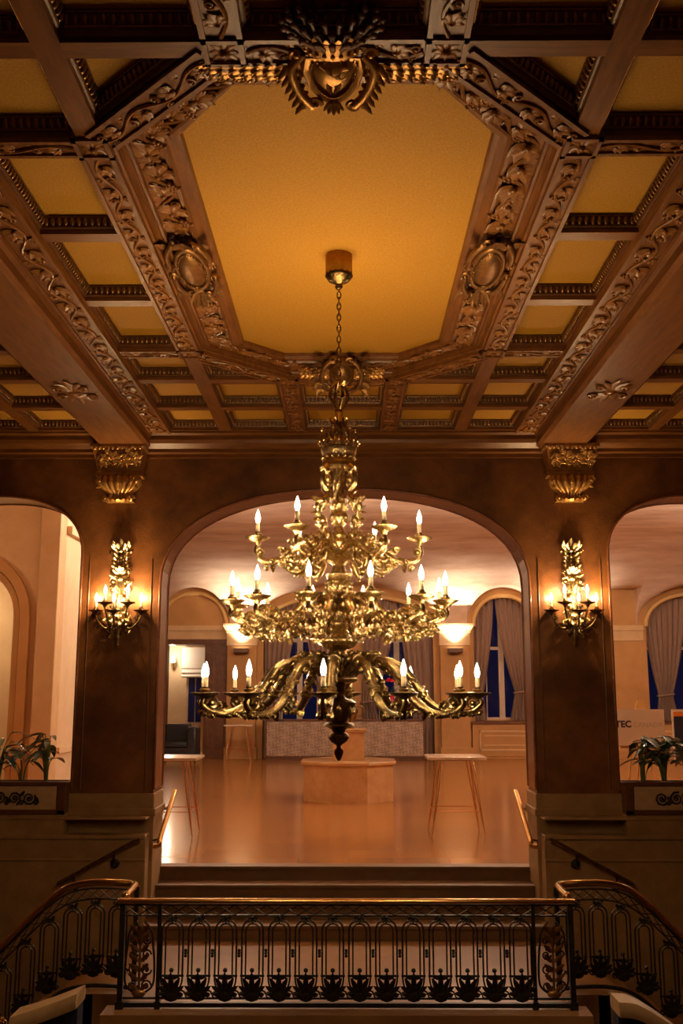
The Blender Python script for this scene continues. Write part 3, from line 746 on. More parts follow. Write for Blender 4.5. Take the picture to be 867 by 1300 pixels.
# ------------------------------------------------------------------ CHANDELIER
CZ = 1.51
ch = thing('chandelier', 'large gilt bronze three-tier chandelier hanging on a chain in front of the middle arch', 'chandelier', (AX - .005, 6.87, CZ))
Z = lambda z: z - CZ
def lz(prof): return [(r, Z(z)) for r, z in prof]
mb = MB(); mb.lathe(lz([(.095, 4.97), (.098, 4.98), (.098, 5.125), (.09, 5.13)]), 28); mb.build('canopy_drum', M['gold'], ch)
mb = MB(); mb.lathe(lz([(.006, 4.86), (.02, 4.865), (.028, 4.885), (.022, 4.90), (.05, 4.92), (.075, 4.93), (.085, 4.95), (.095, 4.955), (.10, 4.975), (.09, 4.98)]), 28, flute=14, fd=.04); mb.build('canopy_cap', M['brass_dark'], ch)
mb = MB()
n = 17; z0, z1 = 4.16, 4.88
for k in range(n):
    zc = lerp(z0, z1, (k + .5) / n); hh = (z1 - z0) / n * .66
    pts = [((.014 * math.cos(q), 0, Z(zc) + hh * math.sin(q)) if k % 2 else (0, .014 * math.cos(q), Z(zc) + hh * math.sin(q))) for q in [2 * PI * i / 10 for i in range(10)]]
    mb.tube(pts, .0055, 6, closed=True)
mb.build('chain', M['brass_dark'], ch)
mb = MB()       # ring of leaves under the chain, then shells on the crown
for k in range(4):
    R = Matrix.Rotation(k * PI / 2 + .4, 4, 'Z')
    mb.tube(cr([(.012, 0, Z(4.16)), (.055, 0, Z(4.11)), (.07, 0, Z(4.05)), (.04, 0, Z(3.99)), (.012, 0, Z(3.95))], 4), .012, 6, R)
    mb.leaf(.07, .02, R @ RT((.05, 0, Z(4.1)), (0, -.3, 0)), bulge=.5); mb.leaf(.06, .02, R @ RT((.05, 0, Z(4.02)), (0, .3, 0)), bulge=.5)
mb.ball((0, 0, Z(4.17)), .022, 8, 6); mb.ball((0, 0, Z(3.94)), .03, 8, 6)
mb.build('hanging_loop', M['brass_dark'], ch)
mb = MB(); mb.lathe(lz([(.02, 3.68), (.055, 3.69), (.03, 3.74), (.03, 3.80), (.045, 3.84), (.05, 3.87), (.025, 3.90), (.03, 3.93), (.012, 3.96)][::1]), 14)
for k in range(6):
    R = Matrix.Rotation(k * PI / 3 + .2, 4, 'Z')
    mb.tube(cr([(.11, 0, Z(3.68)), (.07, 0, Z(3.74)), (.045, 0, Z(3.82)), (.06, 0, Z(3.88)), (.075, 0, Z(3.87))], 4), .012, 6, R)
    for q in range(5): mb.leaf(.075, .014, R @ RT((.085, 0, Z(3.735)), (0, -1.2, 0)) @ Matrix.Rotation((q - 2) * .42, 4, 'Z'), bulge=.6)
    mb.tube(cr([(.115, 0, Z(3.68)), (.13, 0, Z(3.74)), (.12, 0, Z(3.79))], 4), .008, 6, R); mb.ball((.12, 0, Z(3.80)), .014, 7, 5, R)
mb.build('shell_crest', M['brass'], ch)
mb = MB(); mb.lathe(lz([(.108, 3.53), (.118, 3.53), (.118, 3.56), (.112, 3.57), (.118, 3.62), (.125, 3.63), (.13, 3.66), (.118, 3.66), (.108, 3.62), (.10, 3.57), (.10, 3.53)]), 32)
for k in range(16):
    R = Matrix.Rotation(k * PI / 8, 4, 'Z'); mb.leaf(.05, .017, R @ RT((.124, 0, Z(3.66)), (0, -1.1, 0)), bulge=.5); mb.ball((.146, 0, Z(3.705)), .010, 6, 5, R); mb.ball((.119, 0, Z(3.595)), .011, 6, 5, R)
mb.lathe(lz([(.02, 3.52), (.11, 3.535), (.11, 3.55), (.02, 3.56)]), 24)
mb.build('crown', M['brass'], ch)
mb = MB(); mb.lathe(lz([(.037 + .003 * math.sin(i), 3.26 + .30 * i / 14) for i in range(15)]), 30, flute=6, fd=.16, twist=9); mb.build('twisted_column', M['brass'], ch)
mb = MB(); mb.lathe(lz([(.03, 3.06), (.045, 3.075), (.035, 3.09), (.03, 3.105), (.05, 3.12), (.066, 3.15), (.068, 3.175), (.055, 3.2), (.04, 3.21), (.062, 3.23), (.07, 3.245), (.045, 3.255), (.05, 3.27)]), 24)
for k in range(8): mb.leaf(.07, .022, Matrix.Rotation(k * PI / 4, 4, 'Z') @ RT((.035, 0, Z(3.20)), (0, -.6, 0)), bulge=.4)
for k in range(8): mb.leaf(.06, .02, Matrix.Rotation(k * PI / 4 + .3, 4, 'Z') @ RT((.04, 0, Z(3.255)), (0, -.4, 0)), bulge=.4)
mb.build('vase', M['brass'], ch)
brk = MB()
brk.tube([(p.x, 0, Z(p.z)) for p in cr([(.11, 0, 3.53), (.155, 0, 3.47), (.15, 0, 3.39), (.105, 0, 3.35), (.13, 0, 3.29), (.20, 0, 3.24), (.19, 0, 3.16), (.15, 0, 3.10), (.165, 0, 3.03), (.12, 0, 2.95), (.07, 0, 2.92)], 5)], .02, 8)
XV = FR((0, 0, 0), (1, 0, 0), (0, 0, 1), (0, -1, 0))
for (x, z, r, s) in ((.115, 3.43, .03, 1), (.175, 3.27, .03, -1), (.16, 3.13, .035, 1), (.13, 3.0, .03, -1)):
    for yy in (-.012, .012): curl2(brk, XV @ RT((x, Z(z), 0)), r, yy, s, rad=.012)
for (x, z, a, L) in ((.15, 3.46, -.9, .08), (.19, 3.25, -.4, .1), (.18, 3.2, .5, .1), (.15, 3.12, -.2, .1), (.16, 3.06, -1.2, .11), (.14, 3.0, .6, .1), (.11, 2.97, .2, .1)):
    for yy in (-1, 0, 1): brk.leaf(L * .7, .02, RT((x, .01 * yy, Z(z)), (yy * .6, a, yy * .4)), bulge=.6, curl=.2, lob=.2)
b0 = brk.build('scroll_bracket', M['brass'], ch)
for k in range(4):
    o = b0 if k == 0 else dup(b0, ch)
    o.rotation_euler.z = k * PI / 2 + PI / 4
mb = MB(); mb.lathe(lz([(.02, 2.76), (.055, 2.765), (.05, 2.80), (.04, 2.83), (.06, 2.85), (.12, 2.87), (.135, 2.885), (.12, 2.90), (.075, 2.915), (.07, 2.96), (.085, 2.99), (.06, 3.02), (.07, 3.04), (.035, 3.07)]), 28, flute=14, fd=.03); mb.build('upper_hub', M['brass'], ch)
mb = MB(); mb.lathe(lz([(.05, 2.60), (.08, 2.605), (.075, 2.62), (.083, 2.63), (.083, 2.73), (.075, 2.735), (.088, 2.75), (.09, 2.77), (.06, 2.785)]), 28)
for k in range(10):
    for z in (2.65, 2.68, 2.71): mb.ball((.083, 0, Z(z)), .017, 6, 5, Matrix.Rotation(k * PI / 5 + z * 20, 4, 'Z'))
mb.build('carved_drum', M['brass'], ch)
mb = MB(); mb.lathe(lz([(.02, 2.22), (.05, 2.225), (.045, 2.245), (.08, 2.26), (.105, 2.27), (.14, 2.30), (.148, 2.315), (.14, 2.33), (.09, 2.335), (.06, 2.36), (.055, 2.38), (.09, 2.41), (.095, 2.43), (.065, 2.44), (.06, 2.5), (.075, 2.52), (.075, 2.55), (.055, 2.56), (.06, 2.61)]), 28, flute=14, fd=.03)
for k in range(16): mb.leaf(.07, .02, Matrix.Rotation(k * PI / 8, 4, 'Z') @ RT((.085, 0, Z(2.262)), (0, -.55, 0)), bulge=.5); mb.ball((.147, 0, Z(2.318)), .012, 6, 5, Matrix.Rotation(k * PI / 8, 4, 'Z'))
mb.build('middle_bowl', M['brass'], ch)
mb = MB(); mb.lathe(lz([(.05, 2.02), (.11, 2.03), (.13, 2.045), (.13, 2.06), (.10, 2.07), (.10, 2.10), (.085, 2.115), (.06, 2.14), (.035, 2.17), (.03, 2.19), (.05, 2.2), (.05, 2.215), (.03, 2.225)]), 24); mb.build('lower_hub', M['brass'], ch)
mb = MB(); mb.lathe(lz([(.004, 1.512), (.018, 1.53), (.03, 1.56), (.032, 1.58), (.014, 1.60), (.016, 1.615), (.055, 1.64), (.07, 1.665), (.06, 1.69), (.04, 1.70), (.05, 1.72), (.085, 1.735), (.105, 1.745), (.095, 1.76), (.06, 1.77), (.065, 1.80), (.085, 1.85), (.11, 1.875), (.113, 1.90), (.09, 1.915), (.05, 1.925), (.035, 1.95), (.045, 1.97), (.04, 2.0), (.05, 2.03)]), 26, flute=13, fd=.025)
for k in range(8):
    R = Matrix.Rotation(k * PI / 4, 4, 'Z'); mb.leaf(.10, .025, R @ RT((.10, 0, Z(1.88)), (0, 1.25, 0)), bulge=.5, curl=-.25); mb.leaf(.05, .02, R @ RT((.03, 0, Z(1.625)), (0, -.5, 0)), bulge=.4)
mb.build('bottom_finial', M['brass_dark'], ch)

def candle_set(arm, R, zp, pan, sleeve_m):
    dp = MB(); dp.lathe([(.01, -.05), (.018, -.045), (.022, -.03), (.04, -.018), (.065, -.010), (.084, .003), (.089, .008), (.084, .010), (.03, .0), (.02, .012), (.03, .02), (.03, .03), (.018, .034), (.02, .045)], 20, flute=10, fd=.03)
    dp.build('drip_pan', pan, arm, loc=(R, 0, zp))
    cs = MB(); cs.lathe([(.0135, .03), (.0145, .045), (.0145, .10), (.0125, .108)], 12); cs.build('candle_sleeve', sleeve_m, arm, loc=(R, 0, zp))
    bb = MB(); bb.lathe([(.010, .106), (.0165, .125), (.0185, .142), (.016, .162), (.009, .185), (.004, .200), (.0015, .207)], 14); bb.build('candle_bulb', M['bulb'], arm, loc=(R, 0, zp))
def lights_for(root, angs, R, z, W, col=WARM, n=1, dx=0):
    for a in angs: lamp('bulb_light', 'POINT', W, col, (R * math.cos(a), R * math.sin(a), z), root, .022)
def arm_ring(root, mb, m, n, phi, R, zp, pan, name):
    a0 = mb.build(name, m, root); candle_set(a0, R, zp, pan, M['candle'])
    angs = [PI / 2 - (math.radians(phi) + 2 * PI * k / n) for k in range(n)]
    for k, a in enumerate(angs):
        o = a0 if k == 0 else dup(a0, root)
        o.rotation_euler.z = a
    lights_for(root, angs, R, zp + .155, BULB_W)
def P2(pts): return [(p[0], 0, Z(p[1])) for p in pts]
def side_leaf(mb, x, z, a, L, w=.026, lob=.2):
    for yy in (-1, 1): mb.leaf(L * .85, w * .95, RT((x, .018 * yy, Z(z)), (yy * .9, a * .8, yy * .22)), bulge=.7, curl=.12, lob=lob)
    curl2(mb, XV @ RT((x + L * .55, Z(z) - math.sin(a * .8) * L * .5, 0)), L * .22, .03, 1, rad=.009); curl2(mb, XV @ RT((x + L * .55, Z(z) - math.sin(a * .8) * L * .5, 0)), L * .22, -.03, 1, rad=.009)
# upper arms
a = MB(); p = cr(P2([(.07, 2.95), (.15, 2.99), (.24, 2.985), (.31, 2.92), (.39, 2.875), (.47, 2.855), (.535, 2.87), (.572, 2.92), (.565, 2.97)]), 5); N = len(p)
a.tube(p, [lerp(.034, .016, i / N) for i in range(N)], 8)
for yy in (-.016, .016):
    curl2(a, XV @ RT((.545, Z(2.925), 0)), .028, yy, 1, rad=.010); curl2(a, XV @ RT((.30, Z(2.90), 0)), .05, yy, -1, rad=.014); curl2(a, XV @ RT((.22, Z(2.93), 0)), .045, yy, 1, rad=.014)
a.tube(cr(P2([(.18, 2.96), (.2, 2.86), (.27, 2.79), (.34, 2.80), (.36, 2.86)]), 5), [.02] * 21, 7)
for (x, z, an, L) in ((.15, 3.0, -.4, .13), (.25, 2.98, -.2, .13), (.22, 2.88, .9, .12), (.27, 2.83, .3, .13), (.30, 2.88, .6, .12), (.33, 2.92, -.3, .12), (.42, 2.87, .5, .08), (.46, 2.85, 2.2, .08), (.20, 2.93, .3, .14), (.34, 2.82, -.5, .1)): side_leaf(a, x, z, an, L, .034)
a.ball((.45, 0, Z(2.82)), .012, 7, 5); a.ball((.30, 0, Z(2.76)), .016, 7, 5)
arm_ring(ch, a, M['brass'], 6, 28, .565, Z(3.02), M['brass'], 'upper_arm')
# middle arms
a = MB(); p = cr(P2([(.06, 2.54), (.14, 2.58), (.23, 2.57), (.31, 2.49), (.42, 2.42), (.54, 2.40), (.66, 2.43), (.74, 2.475), (.742, 2.52)]), 5); N = len(p)
a.tube(p, [lerp(.042, .018, i / N) for i in range(N)], 8)
for yy in (-.02, .02):
    curl2(a, XV @ RT((.705, Z(2.48), 0)), .035, yy, 1, rad=.012); curl2(a, XV @ RT((.60, Z(2.46), 0)), .045, yy, 1, rad=.013); curl2(a, XV @ RT((.27, Z(2.47), 0)), .055, yy, -1, rad=.016); curl2(a, XV @ RT((.19, Z(2.54), 0)), .045, yy, 1, rad=.014)
a.tube(cr(P2([(.16, 2.54), (.19, 2.42), (.27, 2.36), (.34, 2.38), (.37, 2.43)]), 5), [.022] * 21, 7)
for (x, z, an, L) in ((.12, 2.58, -.3, .13), (.2, 2.58, -.4, .12), (.22, 2.45, .9, .13), (.30, 2.48, .5, .14), (.35, 2.43, -.7, .13), (.38, 2.42, .3, .14), (.45, 2.43, -.6, .13), (.47, 2.40, .25, .13), (.55, 2.42, -.8, .11), (.58, 2.40, .1, .12), (.66, 2.44, -.9, .09), (.5, 2.38, 2.6, .1), (.62, 2.41, 2.5, .09), (.25, 2.38, .2, .12)): side_leaf(a, x, z, an, L, .036)
for (x, z) in ((.62, 2.37), (.50, 2.36), (.36, 2.34)): a.ball((x, 0, Z(z)), .014, 7, 5)
arm_ring(ch, a, M['brass'], 12, 14, .742, Z(2.565), M['brass'], 'middle_arm')
# lower arms
a = MB(); p = cr(P2([(.09, 2.07), (.15, 2.12), (.24, 2.165), (.34, 2.165), (.44, 2.12), (.52, 2.02), (.59, 1.92), (.69, 1.85), (.80, 1.825), (.90, 1.845), (.955, 1.89), (.945, 1.925)]), 6); N = len(p)
a.tube(p, [(.022 if i < 8 else lerp(.036, .018, (i - 8) / (N - 8))) for i in range(N)], 10)
for i in (14, 16, 32, 34): 
    q = p[i]; d_ = (p[i + 1] - p[i - 1]).normalized(); a.lathe([(.03, -.008), (.042, -.006), (.042, .006), (.03, .008)], 14, FR(q, d_.cross(Vector((0, 1, 0))), (0, 1, 0), d_))
for yy in (-.018, .018):
    curl2(a, XV @ RT((.895, Z(1.895), 0)), .045, yy, 1, rad=.013); curl2(a, XV @ RT((.16, Z(2.155), 0)), .04, yy, -1, rad=.013)
for (x, z, an, L) in ((.16, 2.15, -.8, .09), (.22, 2.19, -.9, .08), (.34, 2.14, .9, .12), (.44, 2.08, 1.2, .11), (.52, 1.98, 1.0, .10), (.68, 1.87, 2.4, .1), (.74, 1.84, .8, .08), (.84, 1.83, .3, .1), (.9, 1.85, .7, .08), (.80, 1.86, -.9, .08), (.28, 2.16, .2, .12)): side_leaf(a, x, z, an, L, .03)
for (x, z) in ((.12, 2.20), (.2, 2.225)): a.lathe([(.012, -.03), (.02, -.01), (.03, 0), (.03, .008), (.01, .012)], 10, RT((x, 0, Z(z))))
arm_ring(ch, a, M['brass_mid'], 12, 5, .935, Z(1.955), M['brass_dark'], 'lower_arm')

# ------------------------------------------------------------------ WALL SCONCES
def sconce():
    t = thing('wall_sconce', 'five-candle gilt wall sconce on the left pier', 'wall light', (AX - 2.575, YW, 2.47))
    X = FR((0, -.02, 0), (1, 0, 0), (0, 0, 1), (0, -1, 0))      # u right, v up, w out
    bp = MB()
    pts = [(0, 0), (.05, .05), (.05, .16), (.14, .24), (.16, .36), (.08, .45), (.06, .58), (.12, .70), (.14, .86), (.10, .92), (.075, 1.12), (.11, 1.18), (.09, 1.21), (0, 1.25)]
    out = pts + [(-p[0], p[1]) for p in pts[-2:0:-1]]
    bp.loft([[(p[0] * k, .62 + (p[1] - .62) * k, z) for p in out] for k, z in ((.72, -.02), (.72, .012), (.66, .02))], X)
    bp.build('back_plate', M['brass'], t)
    for s in (-1, 1):
        or_ = MB()
        or_.tube([(s * .075, .92, .02), (s * .065, 1.02, .03), (s * .075, 1.12, .02)], .014, 7, X)
        for v in (.95, 1.0, 1.05, 1.10): or_.ball((s * .073, v, .035), .018, 7, 5, X); or_.leaf(.05, .014, X @ RT((s * .07, v, .02), (0, -.4, 0 if s > 0 else PI)), bulge=.5)
        or_.leaf(.10, .025, X @ RT((s * .05, 1.13, .02), (0, -.4, PI / 2 - s * .5)), bulge=.5)
        for v, r, g_ in ((.88, .04, 1), (.76, .05, -1), (.66, .04, 1), (.30, .055, 1), (.20, .05, -1), (.38, .045, -1)): curl2(or_, X @ RT((s * .085, v, 0)), r, .03, s * g_, rad=.013)
        for v, L, an in ((.90, .1, .6), (.82, .12, .1), (.72, .12, -.4), (.62, .1, -.9), (.42, .12, .7), (.33, .14, .2), (.25, .13, -.3), (.17, .12, -.8)):
            or_.leaf(L, .03, X @ RT((s * .03, v, .02), (0, -.45, (0 if s > 0 else PI) + s * an)), bulge=.6, curl=.4, lob=.2)
        for v in (.93, .985, 1.04, 1.095): or_.leaf(.075, .02, X @ RT((s * .035, v, .02), (0, -.35, (0 if s > 0 else PI) + s * .9)), bulge=.5, curl=.3); curl2(or_, X @ RT((s * .045, v + .02, 0)), .022, .03, s, rad=.009)
        or_.leaf(.12, .028, X @ RT((s * .075, 1.13, .02), (0, -.3, PI / 2 - s * .15)), bulge=.5); or_.leaf(.08, .024, X @ RT((s * .06, 1.14, .025), (0, -.3, PI / 2 - s * .9)), bulge=.5)
        or_.leaf(.09, .03, X @ RT((s * .02, 1.13, .03), (0, -.3, PI / 2 - s * .35)), bulge=.5)
        curl2(or_, X @ RT((s * .11, 1.11, 0)), .03, .03, s, rad=.012)
        or_.tube([(s * .05, .15, .015), (s * .05, .6, .02), (s * .05, 1.15, .015)], .014, 6, X); or_.build('side_scrollwork', M['brass'], t)
    or_ = MB()
    for v in (.95, 1.0, 1.05): or_.ball((0, v, .03), (.022, .03, .02), 8, 6, X)
    or_.leaf(.13, .034, X @ RT((0, 1.14, .02), (0, -.2, PI / 2)), bulge=.5); or_.ball((0, 1.12, .03), .03, 8, 6, X)
    or_.ball((0, .80, .03), (.04, .05, .03), 10, 6, X)
    for k in range(5): or_.leaf(.11, .026, X @ RT((0, .84, .03), (0, -.4, PI / 2 + (k - 2) * .5)), bulge=.5, lob=.15)
    for k in range(5): or_.leaf(.13, .03, X @ RT((0, .33, .05), (0, -.5, -PI / 2 + (k - 2) * .55)), bulge=.5, lob=.15)
    or_.ball((0, .34, .05), (.05, .06, .05), 10, 6, X)
    or_.tube([(0, .30, .03), (0, .6, .025), (0, 1.18, .02)], .016, 6, X); or_.build('scrollwork', M['brass'], t)
    pd = MB(); pd.lathe([(.004, 0), (.018, .015), (.024, .04), (.014, .06), (.03, .09), (.035, .12), (.022, .18), (.03, .22), (.05, .27), (.045, .32)], 16, RT((0, -.055, 0))); pd.build('pendant', M['brass_dark'], t)
    for k, (an, R, zp) in enumerate(((-84, .26, .42), (-40, .20, .50), (0, .27, .40), (40, .20, .50), (84, .26, .42))):
        A = MB(); pp_ = cr([(.03, 0, .30), (.08, 0, .24), (R * .55, 0, .22), (R * .85, 0, zp - .14), (R, 0, zp - .05)], 6); A.tube(pp_, [lerp(.018, .010, i / len(pp_)) for i in range(len(pp_))], 7)
        curl2(A, XV @ RT((R * .82, zp - .09, 0)), .025, 0, 1, rad=.009)
        for (x, z, a_) in ((.08, .25, .3), (R * .5, .23, -.6), (R * .75, zp - .16, .9)):
            for yy in (-1, 1): A.leaf(.07, .018, RT((x, .008 * yy, z), (yy * .7, a_, yy * .4)), bulge=.5, curl=.4)
        o = A.build('arm', M['brass_dark'], t, loc=(0, -.05, 0)); o.rotation_euler.z = math.radians(-90 + an)
        candle_set(o, R, zp, M['brass_dark'], M['candle'])
        q = math.radians(-90 + an); lamp('bulb_light', 'POINT', SCONCE_W, WARM, (R * math.cos(q), -.05 + R * math.sin(q), zp + .155), t, .022)
    return t
sc0 = sconce()
dup(sc0, label='five-candle gilt wall sconce on the right pier', loc=(AX + 2.645, YW, 2.47))
sc0['label'] = 'five-candle gilt wall sconce on the left pier'

# ------------------------------------------------------------------ BALUSTRADE
def arch_panel(mb, X, half=.088, z0=-.5, zc=-.33, zs=.02):
    for hw, r in ((half, .008), (half - .032, .007)):
        top = [(hw * math.cos(q), 0, zs + hw * math.sin(q)) for q in [PI * k / 12 for k in range(13)]]
        u_ = [(hw * math.sin(q), 0, zc - .02 - (hw + .03) * math.cos(q)) for q in [.15 + (PI / 2 - .15) * k / 7 for k in range(8)]]
        pts = u_ + top + [(-p[0], 0, p[2]) for p in u_[::-1]]
        mb.tube(pts, r, 6, X)
    mb.box(-half - .012, half + .012, -.008, .008, zc - .008, zc + .008, X)
def palmette(mb, X, z, s=1.0):
    Y = X @ FR((0, -.012, z), (1, 0, 0), (0, 0, 1), (0, -1, 0))
    for k in range(7):
        a_ = PI / 2 + (k - 3) * .48
        mb.leaf(s * (.15 - .022 * abs(k - 3)), s * .02, Y @ RT((0, .01, 0), (0, -.12, a_)), bulge=.6, curl=.1)
    mb.ball((0, s * .155, .005), s * .016, 7, 5, Y)
    for g_ in (-1, 1): mb.leaf(s * .05, s * .014, Y @ RT((0, s * .105, 0), (0, -.1, PI / 2 + g_ * 1.3)), bulge=.6)
    for g_ in (-1, 1): curl2(mb, Y @ RT((g_ * s * .062, .015, 0)), s * .026, 0, g_, rad=.008)
    mb.ball((0, 0, 0), (s * .05, s * .035, .02), 8, 6, Y)
def top_orn(mb, X, z):
    Y = X @ FR((0, -.01, z), (1, 0, 0), (0, 0, 1), (0, -1, 0))
    for k in range(5): mb.leaf(.05, .013, Y @ RT((0, 0, 0), (0, -.1, -PI / 2 + (k - 2) * .7)), bulge=.6)
    for g_ in (-1, 1): curl2(mb, Y @ RT((g_ * .03, .005, 0)), .016, 0, g_, rad=.006)
    mb.ball((0, 0, .005), .016, 7, 5, Y)
def bead(mb, X, z):
    for dz in (-.022, 0, .022): mb.ball((0, 0, z + dz), (.015, .015, .013), 7, 5, X)
    for g_ in (-1, 1): mb.leaf(.035, .01, X @ FR((0, -.01, z - .01), (g_ * .5, 0, 1), (0, 1, 0), (1, 0, 0)), bulge=.4)
BY = 8.75; BX = -.02
bal = thing('balustrade', 'straight black iron balustrade with brass rail across the landing front', 'balustrade', (BX, BY, -.585))
zo = .585
mb = MB(); prof = [(-.035, .0), (-.038, .018), (-.025, .034), (.025, .034), (.038, .018), (.035, 0)]
mb.loft([[(x, p[0], zo + .24 + p[1]) for p in prof] for x in (-1.9, 1.9)], capstart=True); mb.build('brass_handrail', M['rail'], bal)
mb = MB()
for z in (.225, .14): mb.box(-1.87, 1.87, -.012, .012, zo + z - .006, zo + z + .006)
for k in range(28):
    x0 = -1.86 + 3.72 * k / 28; x1 = -1.86 + 3.72 * (k + 1) / 28
    a_, b_ = (.145, .22) if k % 2 else (.22, .145)
    mb.tube([(x0, -.006, zo + a_), (x1, -.006, zo + b_)], .0055, 5); mb.tube([(x0, .006, zo + b_), (x1, .006, zo + a_)], .0055, 5)
    mb.ball(((x0 + x1) / 2, 0, zo + .1825), .010, 6, 4)
mb.build('lattice_band', M['iron'], bal)
mb = MB(); mb.box(-1.88, 1.88, -.022, .022, .015, .05); mb.box(-1.86, 1.86, -.012, .012, .075, .09); mb.build('bottom_rail', M['iron'], bal, smooth=False)
pitch = 3.1 / 14
pm = MB(); arch_panel(pm, RT((0, 0, zo))); p0 = pm.build('arched_baluster', M['iron'], bal)
q = MB(); palmette(q, RT((0, 0, 0)), .10, 1.3); q.build('palmette', M['iron'], p0); q = MB(); top_orn(q, RT((0, 0, zo)), .125); q.build('top_leaf', M['iron'], p0)
q = MB(); bead(q, RT((pitch / 2, 0, zo)), -.155); q.box(pitch / 2 - .012, pitch / 2 + .012, -.006, .006, .43, .43 + .012); q.build('bead_cluster', M['iron'], p0)
for k in range(14):
    o = p0 if k == 0 else dup(p0, bal)
    o.location = (-1.55 + pitch * (k + .5), 0, 0)
for x in (-1.55, 1.55, -1.86, 1.86):
    mb = MB(); w_ = .016 if abs(x) < 1.7 else .022
    mb.box(x - w_, x + w_, -w_, w_, 0, zo + .235); mb.box(x - w_ * 1.5, x + w_ * 1.5, -w_ * 1.5, w_ * 1.5, .0, .06); mb.build('post', M['iron'], bal, smooth=False)
for x in (-1.705, 1.705):
    mb = MB(); Y = FR((x, 0, .08), (1, 0, 0), (0, 0, 1), (0, -1, 0))
    for s in (-1, 1):
        mb.tube(cr([(s * .02, .03, 0), (s * .11, .10, 0), (s * .12, .25, 0), (s * .105, .42, 0), (s * .09, .52, 0), (s * .03, .60, 0)], 5), .009, 6, Y)
        for v, r, g_ in ((.10, .045, 1), (.22, .045, -1), (.34, .04, 1), (.45, .035, -1)): curl2(mb, Y @ RT((s * .055, v, 0)), r, .006, s * g_, rad=.008)
    mb.build('scroll_frame', M['iron'], bal)
    lf = MB()
    for s in (-1, 1):
        for k in range(7): lf.leaf(.11, .024, Y @ RT((s * .012, .06 + .075 * k, .01), (0, -.25, PI / 2 - s * .75)), bulge=.5, curl=.2, lob=.2)
    lf.leaf(.2, .03, Y @ RT((0, .40, .01), (0, -.1, PI / 2)), bulge=.5, lob=.15); lf.tube([(0, .02, .008), (0, .52, .008)], .01, 6, Y)
    lf.ball((0, .04, .01), (.06, .035, .025), 8, 6, Y)
    lf.build('gilded_foliage', M['bronze_leaf'], bal)
# side stair railings
def side_rail(s, label):
    t = thing('stair_railing', label, 'stair railing', (BX + s * 1.86, 9.3, -.585))
    P = cr([(0, -.45, .285 + zo - .01), (0, -.2, .285 + zo), (s * .03, 0, .285 + zo), (s * .2, .0, .30 + zo), (s * .42, 0, .30 + zo), (s * .62, 0, .255 + zo), (s * .80, 0, .13 + zo), (s * 1.0, 0, -.06 + zo), (s * 1.3, 0, -.36 + zo), (s * 1.7, 0, -.76 + zo), (s * 2.4, 0, -1.46 + zo)], 6)
    m_ = MB(); m_.tube(P, .03, 10); m_.ball(P[0], .036, 10, 7); m_.build('brass_handrail', M['rail'], t)
    def zat(u):
        for p, q in zip(P[12:], P[13:]):
            if (p.x * s) <= u <= (q.x * s): return lerp(p.z, q.z, (u - p.x * s) / max(1e-6, (q.x - p.x) * s))
        return P[-1].z
    m_ = MB()
    us = [.04 + .05 * k for k in range(44)]
    for dz in (-.05, -.14): m_.tube([(s * u, 0, zat(u) + dz) for u in us], .008, 6)
    for u0, u1 in zip(us[::2], us[2::2]):
        m_.tube([(s * u0, -.006, zat(u0) - .055), (s * u1, -.006, zat(u1) - .135)], .005, 5); m_.tube([(s * u0, .006, zat(u0) - .135), (s * u1, .006, zat(u1) - .055)], .005, 5)
    m_.build('lattice_band', M['iron'], t)
    m_ = MB(); m_.tube([(s * u, 0, zat(u) - .86) for u in us], .018, 6); m_.build('bottom_rail', M['iron'], t)
    for k in range(9):
        u = .16 + .2 * k; dz = zat(u) - .285
        a_ = MB(); arch_panel(a_, RT((0, 0, 0)), .08); b0_ = a_.build('arched_baluster', M['iron'], t, loc=(s * u, 0, dz))
        if k < 6:
            q_ = MB(); palmette(q_, RT((0, 0, -zo + .02)), .10, 1.2); q_.build('palmette', M['iron'], b0_); q_ = MB(); top_orn(q_, RT((0, 0, 0)), .12); q_.build('top_leaf', M['iron'], b0_)
    m_ = MB(); m_.box(-.02, .02, -.02, .02, 0, zo + .27); m_.build('post', M['iron'], t, smooth=False)
    return t
side_rail(-1, 'curved iron stair railing sweeping down to the left of the balustrade'); side_rail(1, 'curved iron stair railing sweeping down to the right of the balustrade')
# wall handrails on the dado, and the brass rails beside the steps
for s, side in ((-1, 'left'), (1, 'right')):
    t = thing('wall_handrail', f'dark metal handrail sloping down the stone dado at {side}', 'handrail', (CX + s * 2.2, 11.2, .39))
    m_ = MB(); m_.tube([(0, -.03, .02), (s * .06, -.03, 0), (s * .86, -.03, -.43)], .022, 8); m_.ball((s * .86, -.03, -.43), .022, 8, 6); m_.build('rail', M['brass_dark'], t)
    for u in (.28, .70):
        b_ = MB(); z_ = -.43 * (u - .06) / .8
        b_.tube(cr([(s * u, -.03, z_), (s * u, -.03, z_ - .09), (s * u, .03, z_ - .12)], 4), .012, 6); b_.lathe([(.012, -.02), (.05, -.015), (.05, 0), (.02, .01)], 12, RT((s * u, .035, z_ - .12), (PI / 2, 0, 0)))
        for k in range(4): b_.leaf(.06, .018, RT((s * u, -.01, z_ - .1), (0, 1.2, k * PI / 2)), bulge=.4)
        b_.build('bracket', M['iron'], t)
    t = thing('brass_handrail', f'short polished brass handrail beside the steps at {side} of the middle arch', 'handrail', (CX + s * 2.02, 11.9, 0))
    m_ = MB(); m_.tube(cr([(0, .28, .80), (0, .22, .78), (0, -.55, .40), (0, -.62, .34), (s * .06, -.66, .33)], 5), .028, 8); m_.build('rail', M['rail'], t)
    b_ = MB()
    for yy, z_ in ((.1, .72), (-.45, .45)): b_.tube([(0, yy, z_), (0, yy, z_ - .07), (s * .10, yy, z_ - .09)], .012, 6)
    b_.build('bracket', M['brass_dark'], t)

